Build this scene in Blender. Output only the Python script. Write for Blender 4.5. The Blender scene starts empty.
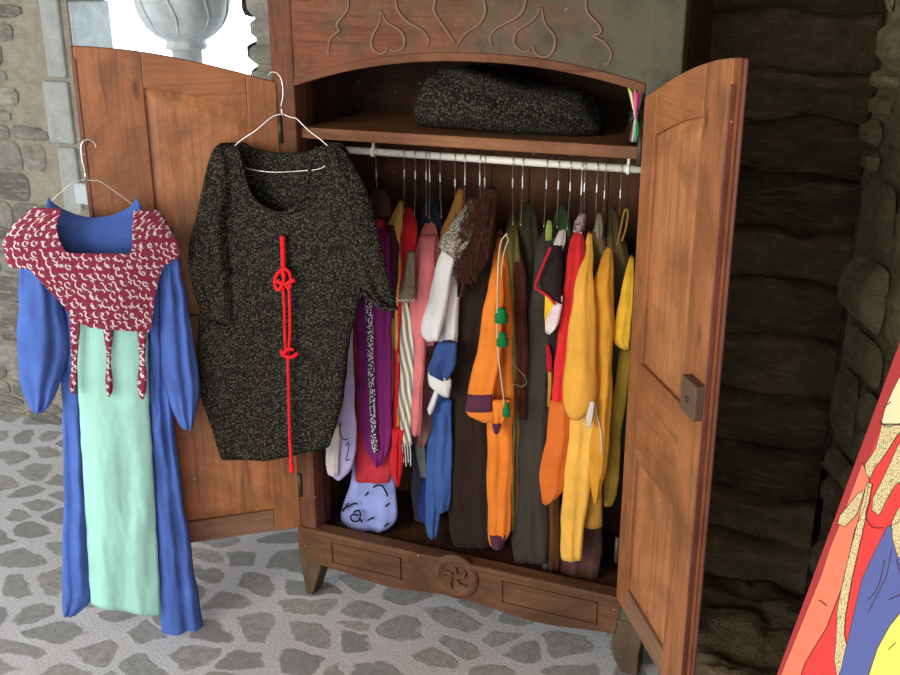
import bpy, bmesh, math, random
from mathutils import Vector, Matrix, noise
S = bpy.context.scene
col = S.collection
random.seed(7)

# ------------------------------------------------------------------ camera
FP, PITCH, YAW, ROLL = 1042.7, 0.33337, 0.40237, -0.00285
CAM = Vector((1.8559, -2.9254, 2.2102))
Fw = Vector((-math.sin(YAW)*math.cos(PITCH), math.cos(YAW)*math.cos(PITCH), -math.sin(PITCH)))
R0 = Vector((math.cos(YAW), math.sin(YAW), 0)); U0 = R0.cross(Fw)
Rt = R0*math.cos(ROLL)+U0*math.sin(ROLL); Up = -R0*math.sin(ROLL)+U0*math.cos(ROLL)
cd = bpy.data.cameras.new('camera'); cam = bpy.data.objects.new('camera', cd); col.objects.link(cam)
cd.sensor_width = 36; cd.lens = FP/900*36; cd.clip_start = .05
M3 = Matrix((Rt, Up, -Fw)).transposed()
cam.matrix_world = Matrix.Translation(CAM) @ M3.to_4x4()
S.camera = cam

# ------------------------------------------------------------------ light
S.view_settings.view_transform = 'Standard'; S.view_settings.look = 'None'
S.view_settings.gamma = 1; S.view_settings.use_curve_mapping = False
S.view_settings.exposure = 0.12
w = bpy.data.worlds.new('sky'); S.world = w; w.use_nodes = True
bgn = w.node_tree.nodes['Background']
bgn.inputs[0].default_value = (.86, .93, 1.0, 1); bgn.inputs[1].default_value = 2.8
def area(name, loc, target, size, size_y, power, colr):
    l = bpy.data.lights.new(name, 'AREA'); l.shape = 'RECTANGLE'; l.size = size; l.size_y = size_y
    l.energy = power; l.color = colr
    o = bpy.data.objects.new(name, l); col.objects.link(o); o.location = loc
    o.rotation_euler = (Vector(target)-Vector(loc)).to_track_quat('-Z', 'Y').to_euler()
    return o
area('added_daylight_front_left', (-1.2, -4.4, 2.5), (.6, 0, 1.35), 2.6, 2.0, 130, (1, .92, .82))  # added lamp behind the camera, helping the sky light from the front left

# ------------------------------------------------------------------ helpers
def at(px, py, Y):
    d = Fw + Rt*((px-450)/FP) - Up*((py-337.5)/FP)
    return CAM + d*((Y-CAM.y)/d.y)
def ats(px, py, g):
    if not callable(g): return at(px, py, g)
    Y = g(0)
    for _ in range(25):
        p = at(px, py, Y); Y = .5*Y+.5*g(p.x)
    return at(px, py, Y)
def tag(o, label=None, cat=None, group=None, kind=None):
    if label: o['label'] = label
    if cat: o['category'] = cat
    if group: o['group'] = group
    if kind: o['kind'] = kind
    return o
def empty(name, loc=(0, 0, 0), rz=0, parent=None):
    o = bpy.data.objects.new(name, None); col.objects.link(o); o.empty_display_size = .05
    o.location = loc; o.rotation_euler = (0, 0, rz)
    if parent: o.parent = parent
    return o
def mesh(name, v, f, m, parent=None, smooth=True, uv=None, attr=None):
    me = bpy.data.meshes.new(name); me.from_pydata([tuple(p) for p in v], [], f); me.update()
    if uv:
        l = me.uv_layers.new(name='UVMap')
        for i, lp in enumerate(me.loops): l.data[i].uv = uv[lp.vertex_index]
    if attr:
        a = me.color_attributes.new('tone', 'FLOAT_COLOR', 'POINT')
        for i, c in enumerate(attr): a.data[i].color = (c, c, c, 1)
    o = bpy.data.objects.new(name, me); col.objects.link(o)
    if parent:                       # vertices are given in world space: bring them into the parent's
        o.parent = parent
        q = parent
        while q is not None and q.get('_loc') is None: q = q.parent
        if q is not None: me.transform(Matrix.Translation(-Vector(q['_loc'])))
    me.materials.append(m)
    if smooth:
        for p in me.polygons: p.use_smooth = True
    return o
def root(name, loc):
    o = empty(name, loc); o['_loc'] = tuple(loc); return o
class MB:
    def __init__(s): s.v = []; s.f = []; s.uv = []
    def add(s, v, f, uv=None):
        n = len(s.v); s.v += [Vector(p) for p in v]; s.f += [tuple(i+n for i in q) for q in f]
        s.uv += uv if uv else [(p[0], p[2]) for p in v]
        return s
    def box(s, x0, x1, y0, y1, z0, z1):
        v = [(x, y, z) for x in (x0, x1) for y in (y0, y1) for z in (z0, z1)]
        return s.add(v, [(0, 1, 3, 2), (4, 6, 7, 5), (0, 4, 5, 1), (2, 3, 7, 6), (0, 2, 6, 4), (1, 5, 7, 3)])
    def prism(s, pts, y0, y1):       # outline in x,z extruded in y
        n = len(pts)
        v = [(p[0], y0, p[1]) for p in pts]+[(p[0], y1, p[1]) for p in pts]
        f = [tuple(range(n)), tuple(range(2*n-1, n-1, -1))]+[(i, i+n, (i+1) % n+n, (i+1) % n) for i in range(n)]
        return s.add(v, f)
    def tube(s, pts, r, seg=8, closed=False, smooth=4, flat=None):
        P = [Vector(p) for p in pts]
        if smooth > 1 and len(P) > 2: P = crom(P, smooth)
        n = len(P); rr = r if callable(r) else (lambda t: r)
        v = []; up = Vector((.13, .3, .94)).normalized()
        for i, p in enumerate(P):
            t = (P[min(i+1, n-1)]-P[max(i-1, 0)]).normalized()
            a = t.cross(up)
            if a.length < .05: a = t.cross(Vector((1, 0, 0)))
            a.normalize(); b = t.cross(a).normalized(); up = a.cross(t).normalized()
            q = rr(i/max(1, n-1))
            for k in range(seg):
                th = 2*math.pi*k/seg
                v.append(p+a*math.cos(th)*q+b*math.sin(th)*q)
        f = [(i*seg+k, i*seg+(k+1) % seg, (i+1)*seg+(k+1) % seg, (i+1)*seg+k) for i in range(n-1) for k in range(seg)]
        f += [tuple(range(seg-1, -1, -1)), tuple((n-1)*seg+k for k in range(seg))]
        return s.add(v, f)
    def lathe(s, c, prof, seg=32, jag=None):
        v = []; n = len(prof)
        for i, (r, z) in enumerate(prof):
            for k in range(seg):
                th = 2*math.pi*k/seg; q = r*(jag(i/(n-1), th) if jag else 1)
                v.append((c[0]+q*math.cos(th), c[1]+q*math.sin(th), c[2]+z))
        f = [(i*seg+k, i*seg+(k+1) % seg, (i+1)*seg+(k+1) % seg, (i+1)*seg+k) for i in range(n-1) for k in range(seg)]
        f += [tuple(range(seg-1, -1, -1)), tuple((n-1)*seg+k for k in range(seg))]
        return s.add(v, f)
    def build(s, name, m, parent=None, smooth=False, bevel=0, seg=2):
        o = mesh(name, s.v, s.f, m, parent, smooth, s.uv)
        bm = bmesh.new(); bm.from_mesh(o.data); bmesh.ops.recalc_face_normals(bm, faces=bm.faces); bm.to_mesh(o.data); bm.free()
        if bevel:
            b = o.modifiers.new('edge', 'BEVEL'); b.width = bevel; b.segments = seg; b.limit_method = 'ANGLE'; b.angle_limit = .6
        return o
def crom(P, k, closed=False):
    out = []; n = len(P)
    for i in range(n-1):
        p0, p1, p2, p3 = P[max(i-1, 0)], P[i], P[i+1], P[min(i+2, n-1)]
        for j in range(k):
            t = j/k
            out.append(.5*((2*p1)+(-p0+p2)*t+(2*p0-5*p1+4*p2-p3)*t*t+(-p0+3*p1-3*p2+p3)*t**3))
    out.append(P[-1]); return out
def interp(rows, y):                  # piecewise-smooth table lookup
    if y <= rows[0][0]: return rows[0][1:]
    if y >= rows[-1][0]: return rows[-1][1:]
    for a, b in zip(rows, rows[1:]):
        if a[0] <= y <= b[0]:
            t = (y-a[0])/(b[0]-a[0]); return tuple(p+(q-p)*t for p, q in zip(a[1:], b[1:]))
def sm(rows, y, h=5):
    ks = [interp(rows, y+d) for d in (-h, -h/2, 0, h/2, h)]
    return tuple(sum(k[i] for k in ks)/5 for i in range(len(ks[0])))

# ------------------------------------------------------------------ materials
class NT:
    def __init__(s, name):
        s.m = bpy.data.materials.new(name); s.m.use_nodes = True; s.t = s.m.node_tree
        s.b = s.t.nodes['Principled BSDF']
    def n(s, typ, ins=None, **kw):
        nd = s.t.nodes.new(typ)
        for k, v in kw.items(): setattr(nd, k, v)
        for k, v in (ins or {}).items():
            if isinstance(v, bpy.types.NodeSocket): s.t.links.new(v, nd.inputs[k])
            else: nd.inputs[k].default_value = v
        return nd
    def math(s, op, a, b=0.0, c=None):
        ins = {0: a, 1: b}
        if c is not None: ins[2] = c
        return s.n('ShaderNodeMath', ins, operation=op).outputs[0]
    def co(s, kind='Object', scale=(1, 1, 1)):
        tc = s.n('ShaderNodeTexCoord'); return s.n('ShaderNodeMapping', {0: tc.outputs[kind], 'Scale': scale}).outputs[0]
    def noise(s, v, sc, det=4, rough=.55, dist=0):
        return s.n('ShaderNodeTexNoise', {'Vector': v, 'Scale': sc, 'Detail': det, 'Roughness': rough, 'Distortion': dist}).outputs['Fac']
    def ramp(s, fac, stops, interp='LINEAR'):
        r = s.n('ShaderNodeValToRGB', {0: fac}); r.color_ramp.interpolation = interp
        e = r.color_ramp.elements
        while len(e) < len(stops): e.new(.5)
        for q, (p, c) in zip(e, stops):
            q.position = p; q.color = (*c, 1) if len(c) == 3 else c
        return r.outputs[0]
    def mix(s, fac, a, b, mode='MIX'):
        nd = s.n('ShaderNodeMix', data_type='RGBA', blend_type=mode)
        for i, v in ((0, fac), (6, a), (7, b)):
            if isinstance(v, bpy.types.NodeSocket): s.t.links.new(v, nd.inputs[i])
            else: nd.inputs[i].default_value = v if i == 0 else ((*v, 1) if len(v) == 3 else v)
        return nd.outputs[2]
    def out(s, color, rough=.8, bump=None, bs=.3, bd=.01, spec=.3, sheen=0, metal=0):
        def st(k, v):
            if isinstance(v, bpy.types.NodeSocket): s.t.links.new(v, s.b.inputs[k])
            else: s.b.inputs[k].default_value = v
        st('Base Color', color if isinstance(color, bpy.types.NodeSocket) else (*color, 1))
        st('Roughness', rough); st('Specular IOR Level', spec); st('Metallic', metal)
        if sheen: st('Sheen Weight', sheen)
        if bump is not None:
            b = s.n('ShaderNodeBump', {'Strength': bs, 'Distance': bd, 'Height': bump}); st('Normal', b.outputs[0])
        return s.m
def srgb(r, g, b):
    f = lambda c: (c/255/12.92) if c/255 < .04045 else ((c/255+.055)/1.055)**2.4
    return (f(r), f(g), f(b))
def mulc(c, k): return tuple(min(1, x*k) for x in c)

def wood(name, base, axis='z', rough=.5, green=0, wear=.5, spec=.35):
    n = NT(name); sc = {'z': (14, 14, 1), 'x': (1, 14, 14), 'y': (14, 1, 14)}[axis]
    v = n.co('Object', sc); v1 = n.co('Object')
    g = n.noise(v, 2.2, 6, .6, 1.2); g2 = n.noise(v, 9, 4, .6, .4); big = n.noise(v1, 3.2, 6, .68, .8)
    c = n.ramp(g, [(.28, mulc(base, .48)), (.46, mulc(base, .9)), (.62, mulc(base, 1.12)), (.8, mulc(base, .72))])
    c = n.mix(n.ramp(big, [(.42, (0, 0, 0)), (.66, (.95, .95, .95))]), c, mulc(base, .48)) if wear else c
    c = n.mix(n.math('MULTIPLY', n.ramp(g2, [(.55, (0, 0, 0)), (.72, (1, 1, 1))]), .45), c, mulc(base, .4))
    kn = n.n('ShaderNodeTexVoronoi', {'Vector': n.co('Object', (3.1, 3.1, 1.3) if axis == 'z' else (1.3, 3.1, 3.1)), 'Scale': 1.6}).outputs['Distance']
    c = n.mix(n.ramp(kn, [(.03, (.8, .8, .8)), (.085, (0, 0, 0))]), c, mulc(base, .22))
    fl = n.noise(v1, 60, 2, .5)
    c = n.mix(n.ramp(fl, [(.76, (0, 0, 0)), (.79, (.8, .8, .8))]), c, (.6, .55, .48))
    if green:
        sx = n.n('ShaderNodeSeparateXYZ', {0: v1}).outputs[0]
        q = n.math('ADD', n.math('MULTIPLY', sx, .62), n.math('MULTIPLY', n.noise(v1, 6, 6, .65), 1.1))
        c = n.mix(n.ramp(n.math('MULTIPLY', q, .7), [(.52, (0, 0, 0)), (.86, (.9, .9, .9))]), c, green)
        q2 = n.noise(v1, 9, 6, .7)
        c = n.mix(n.ramp(q2, [(.5, (0, 0, 0)), (.66, (.7, .7, .7))]), c, mulc(green, .55))
    return n.out(c, n.math('ADD', n.math('MULTIPLY', g2, .3), rough-.15), g, .25, .004, spec)
def cloth(name, c, sc=900, var=.35, rough=.9, sheen=.03, bs=.25):
    n = NT(name); v = n.co('Object'); a = n.noise(v, 9, 4, .6); b = n.noise(v, sc*.4, 2, .5)
    cc = n.mix(n.ramp(a, [(.3, (0, 0, 0)), (.75, (1, 1, 1))]), mulc(c, 1-var), mulc(c, 1+var*.4))
    return n.out(cc, rough, n.math('ADD', n.math('MULTIPLY', b, .25), n.noise(v, 26, 4, .6)), bs, .008, .15, sheen)
def knit(name, dark, light, sc=1.0, bs=.9):
    n = NT(name); tc = n.n('ShaderNodeTexCoord').outputs['UV']
    wv = n.noise(tc, 14, 3, .5)
    d = n.n('ShaderNodeVectorMath', {0: tc, 1: n.n('ShaderNodeCombineXYZ', {0: n.math('MULTIPLY', wv, .012), 1: n.math('MULTIPLY', wv, .02)}).outputs[0]}, operation='ADD').outputs[0]
    m = n.n('ShaderNodeMapping', {0: d, 'Scale': (95*sc, 120*sc, 1)}).outputs[0]
    vo = n.n('ShaderNodeTexVoronoi', {'Vector': m, 'Scale': 1.0, 'Randomness': .75}, voronoi_dimensions='2D')
    rnd = n.n('ShaderNodeSeparateColor', {0: vo.outputs['Color']}).outputs[0]
    h = n.math('SUBTRACT', 1, vo.outputs['Distance'])
    fn = n.noise(m, 2.2, 3, .7)
    q = n.math('MULTIPLY', n.math('ADD', n.math('MULTIPLY', h, .75), n.math('MULTIPLY', rnd, .35)), n.math('ADD', fn, .45))
    c = n.ramp(q, [(.5, mulc(dark, .35)), (.72, dark), (.98, light)])
    return n.out(c, .95, h, bs, .006, .04, .0)
M = {}
WB = (.34, .128, .046)
M['wood_v'] = wood('oak_wood_upright', WB, 'z')
M['wood_h'] = wood('oak_wood_lying', WB, 'x')
M['panel'] = wood('oak_door_panel', (.41, .162, .060), 'z', .5)
M['rail_dark'] = wood('oak_worn_bottom', (.14, .062, .028), 'x', .65, spec=.2)
M['rail_worn'] = wood('oak_worn_kick_rail', (.23, .12, .066), 'x', .7, spec=.2)
M['foot'] = wood('oak_worn_foot', (.10, .066, .038), 'z', .7, spec=.2)
M['frieze'] = wood('painted_frieze_wood', (.20, .070, .034), 'x', .75, green=(.085, .086, .056), spec=.15)
M['frieze_post'] = wood('painted_post_wood', (.17, .066, .034), 'z', .75, green=(.085, .086, .056), spec=.15)
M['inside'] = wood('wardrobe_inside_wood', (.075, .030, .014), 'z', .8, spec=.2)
M['shelf'] = wood('shelf_wood', (.27, .115, .048), 'x', .65, spec=.2)
M['astragal'] = wood('door_edge_wood', (.17, .055, .03), 'z', .5)
def simple(name, c, rough=.5, metal=0, spec=.4, sc=40, var=.15):
    n = NT(name); a = n.noise(n.co('Object'), sc, 3)
    return n.out(n.mix(a, mulc(c, 1-var), mulc(c, 1+var)), rough, a, .1, .002, spec, 0, metal)
M['iron'] = simple('old_iron', (.07, .055, .04), .55, .6)
M['wire'] = simple('pale_wire', (.75, .72, .68), .28, .9)
M['white_paint'] = simple('white_painted_rail', (.88, .84, .72), .35)
M['carve'] = simple('carved_edge_wood', (.17, .085, .05), .5)

def stone_mat(name, lo, hi, mortar, moss=None, bs=.9):
    n = NT(name); v = n.co('Object'); at_ = n.n('ShaderNodeAttribute', attribute_name='tone').outputs['Fac']
    a = n.noise(v, 14, 8, .7, .4); a2 = n.noise(n.co('Object', (1, 1, 5)), 9, 6, .7)
    c = n.mix(at_, lo, hi)
    c = n.mix(n.ramp(a, [(.3, (.75, .75, .75)), (.62, (0, 0, 0))]), c, mulc(lo, .6))
    c = n.mix(n.ramp(a2, [(.5, (0, 0, 0)), (.72, (.7, .7, .7))]), c, mortar)
    if moss: c = n.mix(n.ramp(n.noise(v, 4, 5, .7), [(.5, (0, 0, 0)), (.7, (.7, .7, .7))]), c, moss)
    return n.out(c, .9, n.math('ADD', a, a2), bs, .02, .2)
M['stone_l'] = stone_mat('schist_wall_stone', (.15, .145, .12), (.36, .34, .28), (.42, .39, .31))
M['mortar_l'] = stone_mat('lime_mortar', (.33, .30, .23), (.40, .36, .28), (.42, .37, .26))
M['ashlar'] = stone_mat('dressed_grey_stone', (.36, .37, .34), (.44, .45, .43), (.33, .33, .29), None, .4)
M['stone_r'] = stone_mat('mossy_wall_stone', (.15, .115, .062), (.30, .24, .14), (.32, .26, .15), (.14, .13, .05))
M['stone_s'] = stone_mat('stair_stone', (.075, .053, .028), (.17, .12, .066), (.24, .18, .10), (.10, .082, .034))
M['column'] = stone_mat('carved_grey_stone', (.52, .57, .57), (.62, .67, .67), (.56, .60, .58), None, .35)

n = NT('cobbled_floor'); v = n.co('Object')
wp = n.n('ShaderNodeTexNoise', {'Vector': v, 'Scale': 3.5, 'Detail': 4}).outputs['Color']
v2 = n.n('ShaderNodeVectorMath', {0: v, 1: n.n('ShaderNodeVectorMath', {0: wp, 'Scale': .22}, operation='SCALE').outputs[0]}, operation='ADD').outputs[0]
v3 = n.n('ShaderNodeMapping', {0: v2, 'Rotation': (0, 0, .35), 'Scale': (1, 1.35, 1)}).outputs[0]
ve = n.n('ShaderNodeTexVoronoi', {'Vector': v3, 'Scale': 4.9, 'Randomness': .9}, voronoi_dimensions='2D', feature='DISTANCE_TO_EDGE').outputs['Distance']
vc = n.n('ShaderNodeTexVoronoi', {'Vector': v3, 'Scale': 4.9, 'Randomness': .9}, voronoi_dimensions='2D')
rnd = n.n('ShaderNodeSeparateColor', {0: vc.outputs['Color']}).outputs[0]
ed = n.math('ADD', ve, n.math('MULTIPLY', n.math('SUBTRACT', n.noise(v, 19, 6, .72), .5), .16))
msk = n.ramp(n.math('SUBTRACT', ed, n.math('MULTIPLY', n.math('SUBTRACT', vc.outputs['Distance'], .38), .42)), [(.085, (0, 0, 0)), (.175, (1, 1, 1))])
st = n.ramp(rnd, [(0, (.27, .275, .265)), (.5, (.35, .35, .33)), (1, (.41, .385, .345))])
st = n.mix(n.ramp(n.noise(v, 30, 6, .7), [(.35, (.8, .8, .8)), (.6, (0, 0, 0))]), st, (.22, .22, .215))
fine = n.noise(v, 110, 4, .75)
mo = n.mix(n.ramp(fine, [(.3, (1, 1, 1)), (.62, (0, 0, 0))]), (.66, .66, .665), (.42, .42, .43))
mo = n.mix(n.ramp(n.noise(v, 2.2, 5, .6), [(.4, (0, 0, 0)), (.75, (.6, .6, .6))]), mo, (.44, .43, .41))
hh = n.math('ADD', n.math('MULTIPLY', n.n('ShaderNodeSeparateColor', {0: msk}).outputs[0], .22), n.math('MULTIPLY', fine, .5))
M['floor'] = n.out(n.mix(msk, mo, st), .82, hh, .6, .012, .3)

# ------------------------------------------------------------------ setting
def grid_plane(name, o0, du, dv, nu, nv, m, amp=0, nrm=None, hole=None, kind='structure'):
    o0, du, dv = Vector(o0), Vector(du), Vector(dv); nn = du.cross(dv).normalized() if nrm is None else Vector(nrm)
    v = []; f = []
    for j in range(nv+1):
        for i in range(nu+1):
            p = o0+du*(i/nu)+dv*(j/nv); v.append(p+nn*amp*noise.noise(p*5))
    for j in range(nv):
        for i in range(nu):
            f.append((j*(nu+1)+i, j*(nu+1)+i+1, (j+1)*(nu+1)+i+1, (j+1)*(nu+1)+i))
    o = mesh(name, v, f, m, attr=[.5]*len(v)); return tag(o, kind=kind)
def stone_block(V, Fc, A, o0, du, dn, a0, a1, z0, z1, depth, seed):
    """one rough stone: front grid with rounded rim, running back into the wall"""
    nx, nz = 7, 5; base = len(V); tone = random.random(); rs = random.Random(seed)
    j = [(rs.uniform(-.012, .012), rs.uniform(-.008, .008)) for _ in range(4)]
    bul = rs.uniform(.6, 1.2)
    for r in range(nz):
        for c in range(nx):
            u = c/(nx-1); t = r/(nz-1)
            du_ = (1-u)*(1-t)*j[0][0]+u*(1-t)*j[1][0]+u*t*j[2][0]+(1-u)*t*j[3][0]
            dz_ = (1-u)*(1-t)*j[0][1]+u*(1-t)*j[1][1]+u*t*j[2][1]+(1-u)*t*j[3][1]
            a = a0+(a1-a0)*u+du_; z = z0+(z1-z0)*t+dz_
            if (c in (0, nx-1)) and (r in (0, nz-1)):
                a += (.5-u)*.03; z += (.5-t)*.02
            rim = c in (0, nx-1) or r in (0, nz-1)
            p = o0+du*a+Vector((0, 0, z))
            h = depth*bul*(.25 if rim else 1)+(.002 if rim else .012*noise.noise(p*14+Vector((seed, 0, 0))))
            V.append(p+dn*h); A.append(tone)
    for r in range(nz-1):
        for c in range(nx-1):
            i = base+r*nx+c; Fc.append((i, i+1, i+nx+1, i+nx))
def stone_wall(name, o0, u_dir, length, z0, z1, m, mm, hmin=.07, hmax=.15, wmin=.14, wmax=.38, depth=.02, gap=.008, seed=1, skip=None, nd=None):
    o0 = Vector(o0); du = Vector(u_dir).normalized(); dn = Vector((du.y, -du.x, 0)) if nd is None else Vector(nd)
    rs = random.Random(seed); V = []; Fc = []; A = []; z = z0; k = 0
    while z < z1-.03:
        h = min(rs.uniform(hmin, hmax), z1-z); a = -rs.uniform(0, wmin)
        while a < length:
            wd = rs.uniform(wmin, wmax); b = min(a+wd, length); aa = max(a, 0)
            if b-aa > .05 and not (skip and skip(aa, b, z, z+h)):
                if h > .11 and rs.random() < .25:
                    stone_block(V, Fc, A, o0, du, dn, aa+gap, b-gap, z+gap*.7, z+h*.5-gap*.4, depth*.8, k)
                    stone_block(V, Fc, A, o0, du, dn, aa+gap, b-gap, z+h*.5+gap*.4, z+h-gap*.7, depth, k+77)
                else: stone_block(V, Fc, A, o0, du, dn, aa+gap, b-gap, z+gap*.7, z+h-gap*.7, depth*rs.uniform(.5, 1.3), k)
            a += wd; k += 1
        z += h
    return mesh(name, V, Fc, m, attr=A)

tag(grid_plane('floor', (-6, -6, 0), (10, 0, 0), (0, 8, 0), 2, 2, M['floor']), kind='structure')
# back wall with its window opening (x -1.43..-0.62, z 1.35..2.75) built as one thick mesh
HX0, HX1, HZ0, HZ1 = -1.61, -.63, 1.30, 2.75
YW = .88
b = MB(); b.box(-6, HX0, YW, YW+.25, 0, 3.3); b.box(HX1, 1.10, YW, YW+.25, 0, 3.3); b.box(HX0, HX1, YW, YW+.25, 0, HZ0); b.box(HX0, HX1, YW, YW+.25, HZ1, 3.3)
wb = b.build('wall_back', M['mortar_l']); tag(wb, kind='structure')
sk = lambda a0, a1, z0, z1: (a1-3.4 > HX0-.16 and a0-3.4 < HX1+.05 and z1 > HZ0 and z0 < HZ1)
sw = stone_wall('wall_stones', (-3.4, YW, 0), (1, 0, 0), 4.45, 0, 3.2, M['stone_l'], None, skip=lambda a0, a1, z0, z1: sk(a0, a1, z0, z1) or a1-3.4 > 0.2 and z0 > 2.6, seed=5)
sw.parent = wb
# dressed stones left of the window, and jambs
b = MB(); z = .95
for h in (.52, .30, .62, .4):
    wd = .11 if h > .4 else .15
    b.box(HX0-.035-wd, HX0-.035, YW-.018, YW+.02, z+.008, z+h-.008); z += h
tag(b.build('trim_1', M['ashlar'], None, False, .012), kind='structure')
b = MB(); b.box(HX0-.02, HX0+.012, YW+.01, YW+.27, HZ0, 2.11); b.box(HX0-.02, HX0+.05, YW+.015, YW+.28, 2.12, 2.72)
tag(b.build('trim_2', M['column'], None, False, .01), kind='structure')
b = MB(); b.box(HX0-.06, HX1+.1, YW-.03, YW+.29, HZ0-.1, HZ0)
tag(b.build('window_1', M['column'], None, False, .01), kind='structure')
# rough stone reveal right of the window
V = []; Fc = []; A = []; z = HZ0
for k in range(12):
    h = random.uniform(.08, .15)
    stone_block(V, Fc, A, Vector((HX1-.02+random.uniform(-.02, .02), YW-.01, 0)), Vector((0, 1, 0)), Vector((-1, 0, 0)), 0, .38, z+.008, z+h-.008, .05, k)
    stone_block(V, Fc, A, Vector((HX1-.02, YW-.01, 0)), Vector((1, 0, 0)), Vector((0, -1, 0)), 0, .2, z+.008, z+h-.008, .03, k+40)
    z += h
tag(mesh('trim_3', V, Fc, M['stone_l'], attr=A), kind='structure')
# little column with a carved capital standing in the window
CO = Vector((-1.075, YW+.125, HZ0))
colm = root('window_column', tuple(CO))
def cap_jag(t, th): return 1+.03*math.cos(th*8)*(1 if .15 < t < .8 else 0)
b = MB(); b.lathe(CO, [(.12, 0), (.12, .06), (.09, .08), (.10, .11), (.078, .13), (.068, .16), (.064, .62)], 32)
b.build('shaft', M['column'], colm, True)
CP = CO+Vector((0, 0, .61))
b = MB(); b.lathe(CP, [(.064, -.005), (.084, .0), (.090, .015), (.082, .03), (.086, .038), (.125, .06), (.165, .10), (.19, .15), (.203, .21), (.21, .28), (.225, .29), (.225, .38), (.21, .39)], 48, cap_jag)
b.build('capital', M['column'], colm, True)
V = MB()
for k in range(8):
    th = 2*math.pi*k/8+.2; d = Vector((math.cos(th), math.sin(th), 0)); e = Vector((-math.sin(th), math.cos(th), 0))
    for sgn in (-1, 1):
        V.tube([CP+d*.088+Vector((0, 0, .045)), CP+d*.135+e*sgn*.03+Vector((0, 0, .08)), CP+d*.178+e*sgn*.045+Vector((0, 0, .14)), CP+d*.203+e*sgn*.015+Vector((0, 0, .23))], .005, 6)
V.build('leaf_carving', M['column'], colm, True)
b = MB(); b.box(CO.x-.25, CO.x+.25, YW+.0, YW+.25, HZ0+1.0, HZ1+.01); tag(b.build('trim_5', M['column'], None, False, .01), kind='structure')

# right-hand corner: rough steps climbing behind the wardrobe and the wall beside them
CX, CY = 1.785, .60
poly = [Vector((CX, 1.93, 0)), Vector((CX, CY, 0)), Vector((CX+1.1, CY-2.6, 0))]
v = []; f = []; cols_ = [poly[0].lerp(poly[1], i/24) for i in range(24)]+[poly[1].lerp(poly[2], i/60) for i in range(61)]
for i, p in enumerate(cols_):
    for j in range(71):
        q = p+Vector((0, 0, -.01+3.32*j/70)); a_ = noise.noise(q*4)*.035+noise.noise(q*11)*.02; v.append(q+Vector((-1, -.25, 0))*a_*(1 if i > 26 else .5))
for i in range(len(cols_)-1):
    for j in range(70): f.append((i*71+j, i*71+j+1, (i+1)*71+j+1, (i+1)*71+j))
wr = mesh('wall_right', v, f, M['stone_r'], attr=[.5]*len(v)); tag(wr, kind='structure')
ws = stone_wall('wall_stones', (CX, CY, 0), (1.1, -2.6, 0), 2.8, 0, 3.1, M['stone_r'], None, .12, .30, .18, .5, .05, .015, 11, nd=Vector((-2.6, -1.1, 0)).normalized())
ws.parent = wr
st_root = root('stone_steps', (1.5, .62, 0))
z = 0; yb = .62; k = 0
for h in (.22, .16, .17, .19, .2, .2, .18, .2, .19, .17, .2, .19, .2, .2):
    # each step: irregular slab made of a displaced grid box
    x0, x1 = 1.12, CX-.03; n_ = 26; v = []; f = []
    lip = random.uniform(.01, .04); prof = [(0, -.02), (.0, .05), (-.004, h*.45), (-.01, h*.62), (-lip, h*.72), (-lip-.008, h*.9), (-lip+.012, h), (.05, h+.006), (.12, h), (.30, h)]
    for i in range(n_+1):
        x = x0+(x1-x0)*i/n_
        for q, (dy, dz) in enumerate(prof):
            p = Vector((x, yb+dy, z+dz)); s_ = noise.noise(p*5+Vector((k, 0, 0)))*.05+noise.noise(p*22)*.018
            v.append(p+Vector((0, s_, noise.noise(p*6+Vector((0, k, 0)))*.035)))
    m_ = len(prof)
    for i in range(n_):
        for q in range(m_-1): f.append((i*m_+q, i*m_+q+1, (i+1)*m_+q+1, (i+1)*m_+q))
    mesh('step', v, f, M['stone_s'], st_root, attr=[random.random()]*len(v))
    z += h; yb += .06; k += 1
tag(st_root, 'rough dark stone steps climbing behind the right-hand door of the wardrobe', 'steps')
b = MB(); b.box(.95, 2.2, 1.95, 2.05, 0, 3.3); b.box(1.0, 1.10, YW+.25, 1.95, 0, 3.3)  # walls hidden behind the steps, added to stop sky light leaking in
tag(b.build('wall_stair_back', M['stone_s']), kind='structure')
v = []; f = []
for i in range(41):
    for j in range(41):
        x = 1.30+.95*i/40; y = .0+.66*j/40; e_ = min(1, (x-1.30)/.05)*min(1, (y+.02)/.10)
        q = Vector((x, y, 0)); v.append(Vector((x+.03*noise.noise(q*4), y+.06*noise.noise(q*5), -.02+e_*(.045+.06*(j/40)+.05*noise.noise(q*7)+.025*noise.noise(q*19)))))
for i in range(40):
    for j in range(40): f.append((i*41+j, (i+1)*41+j, (i+1)*41+j+1, i*41+j+1))
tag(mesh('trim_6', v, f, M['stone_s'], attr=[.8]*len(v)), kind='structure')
# unseen ceiling and side wall, put in to keep the stair corner dark
b = MB(); b.box(-4.2, 3.6, -5.0, 2.1, 3.3, 3.45); tag(b.build('ceiling', wood('ceiling_boards', (.2, .12, .07), 'x', .7)), kind='structure')
b = MB(); b.box(2.95, 3.1, -3.4, -2.02, 0, 3.3); tag(b.build('wall_side', M['mortar_l']), kind='structure')

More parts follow.
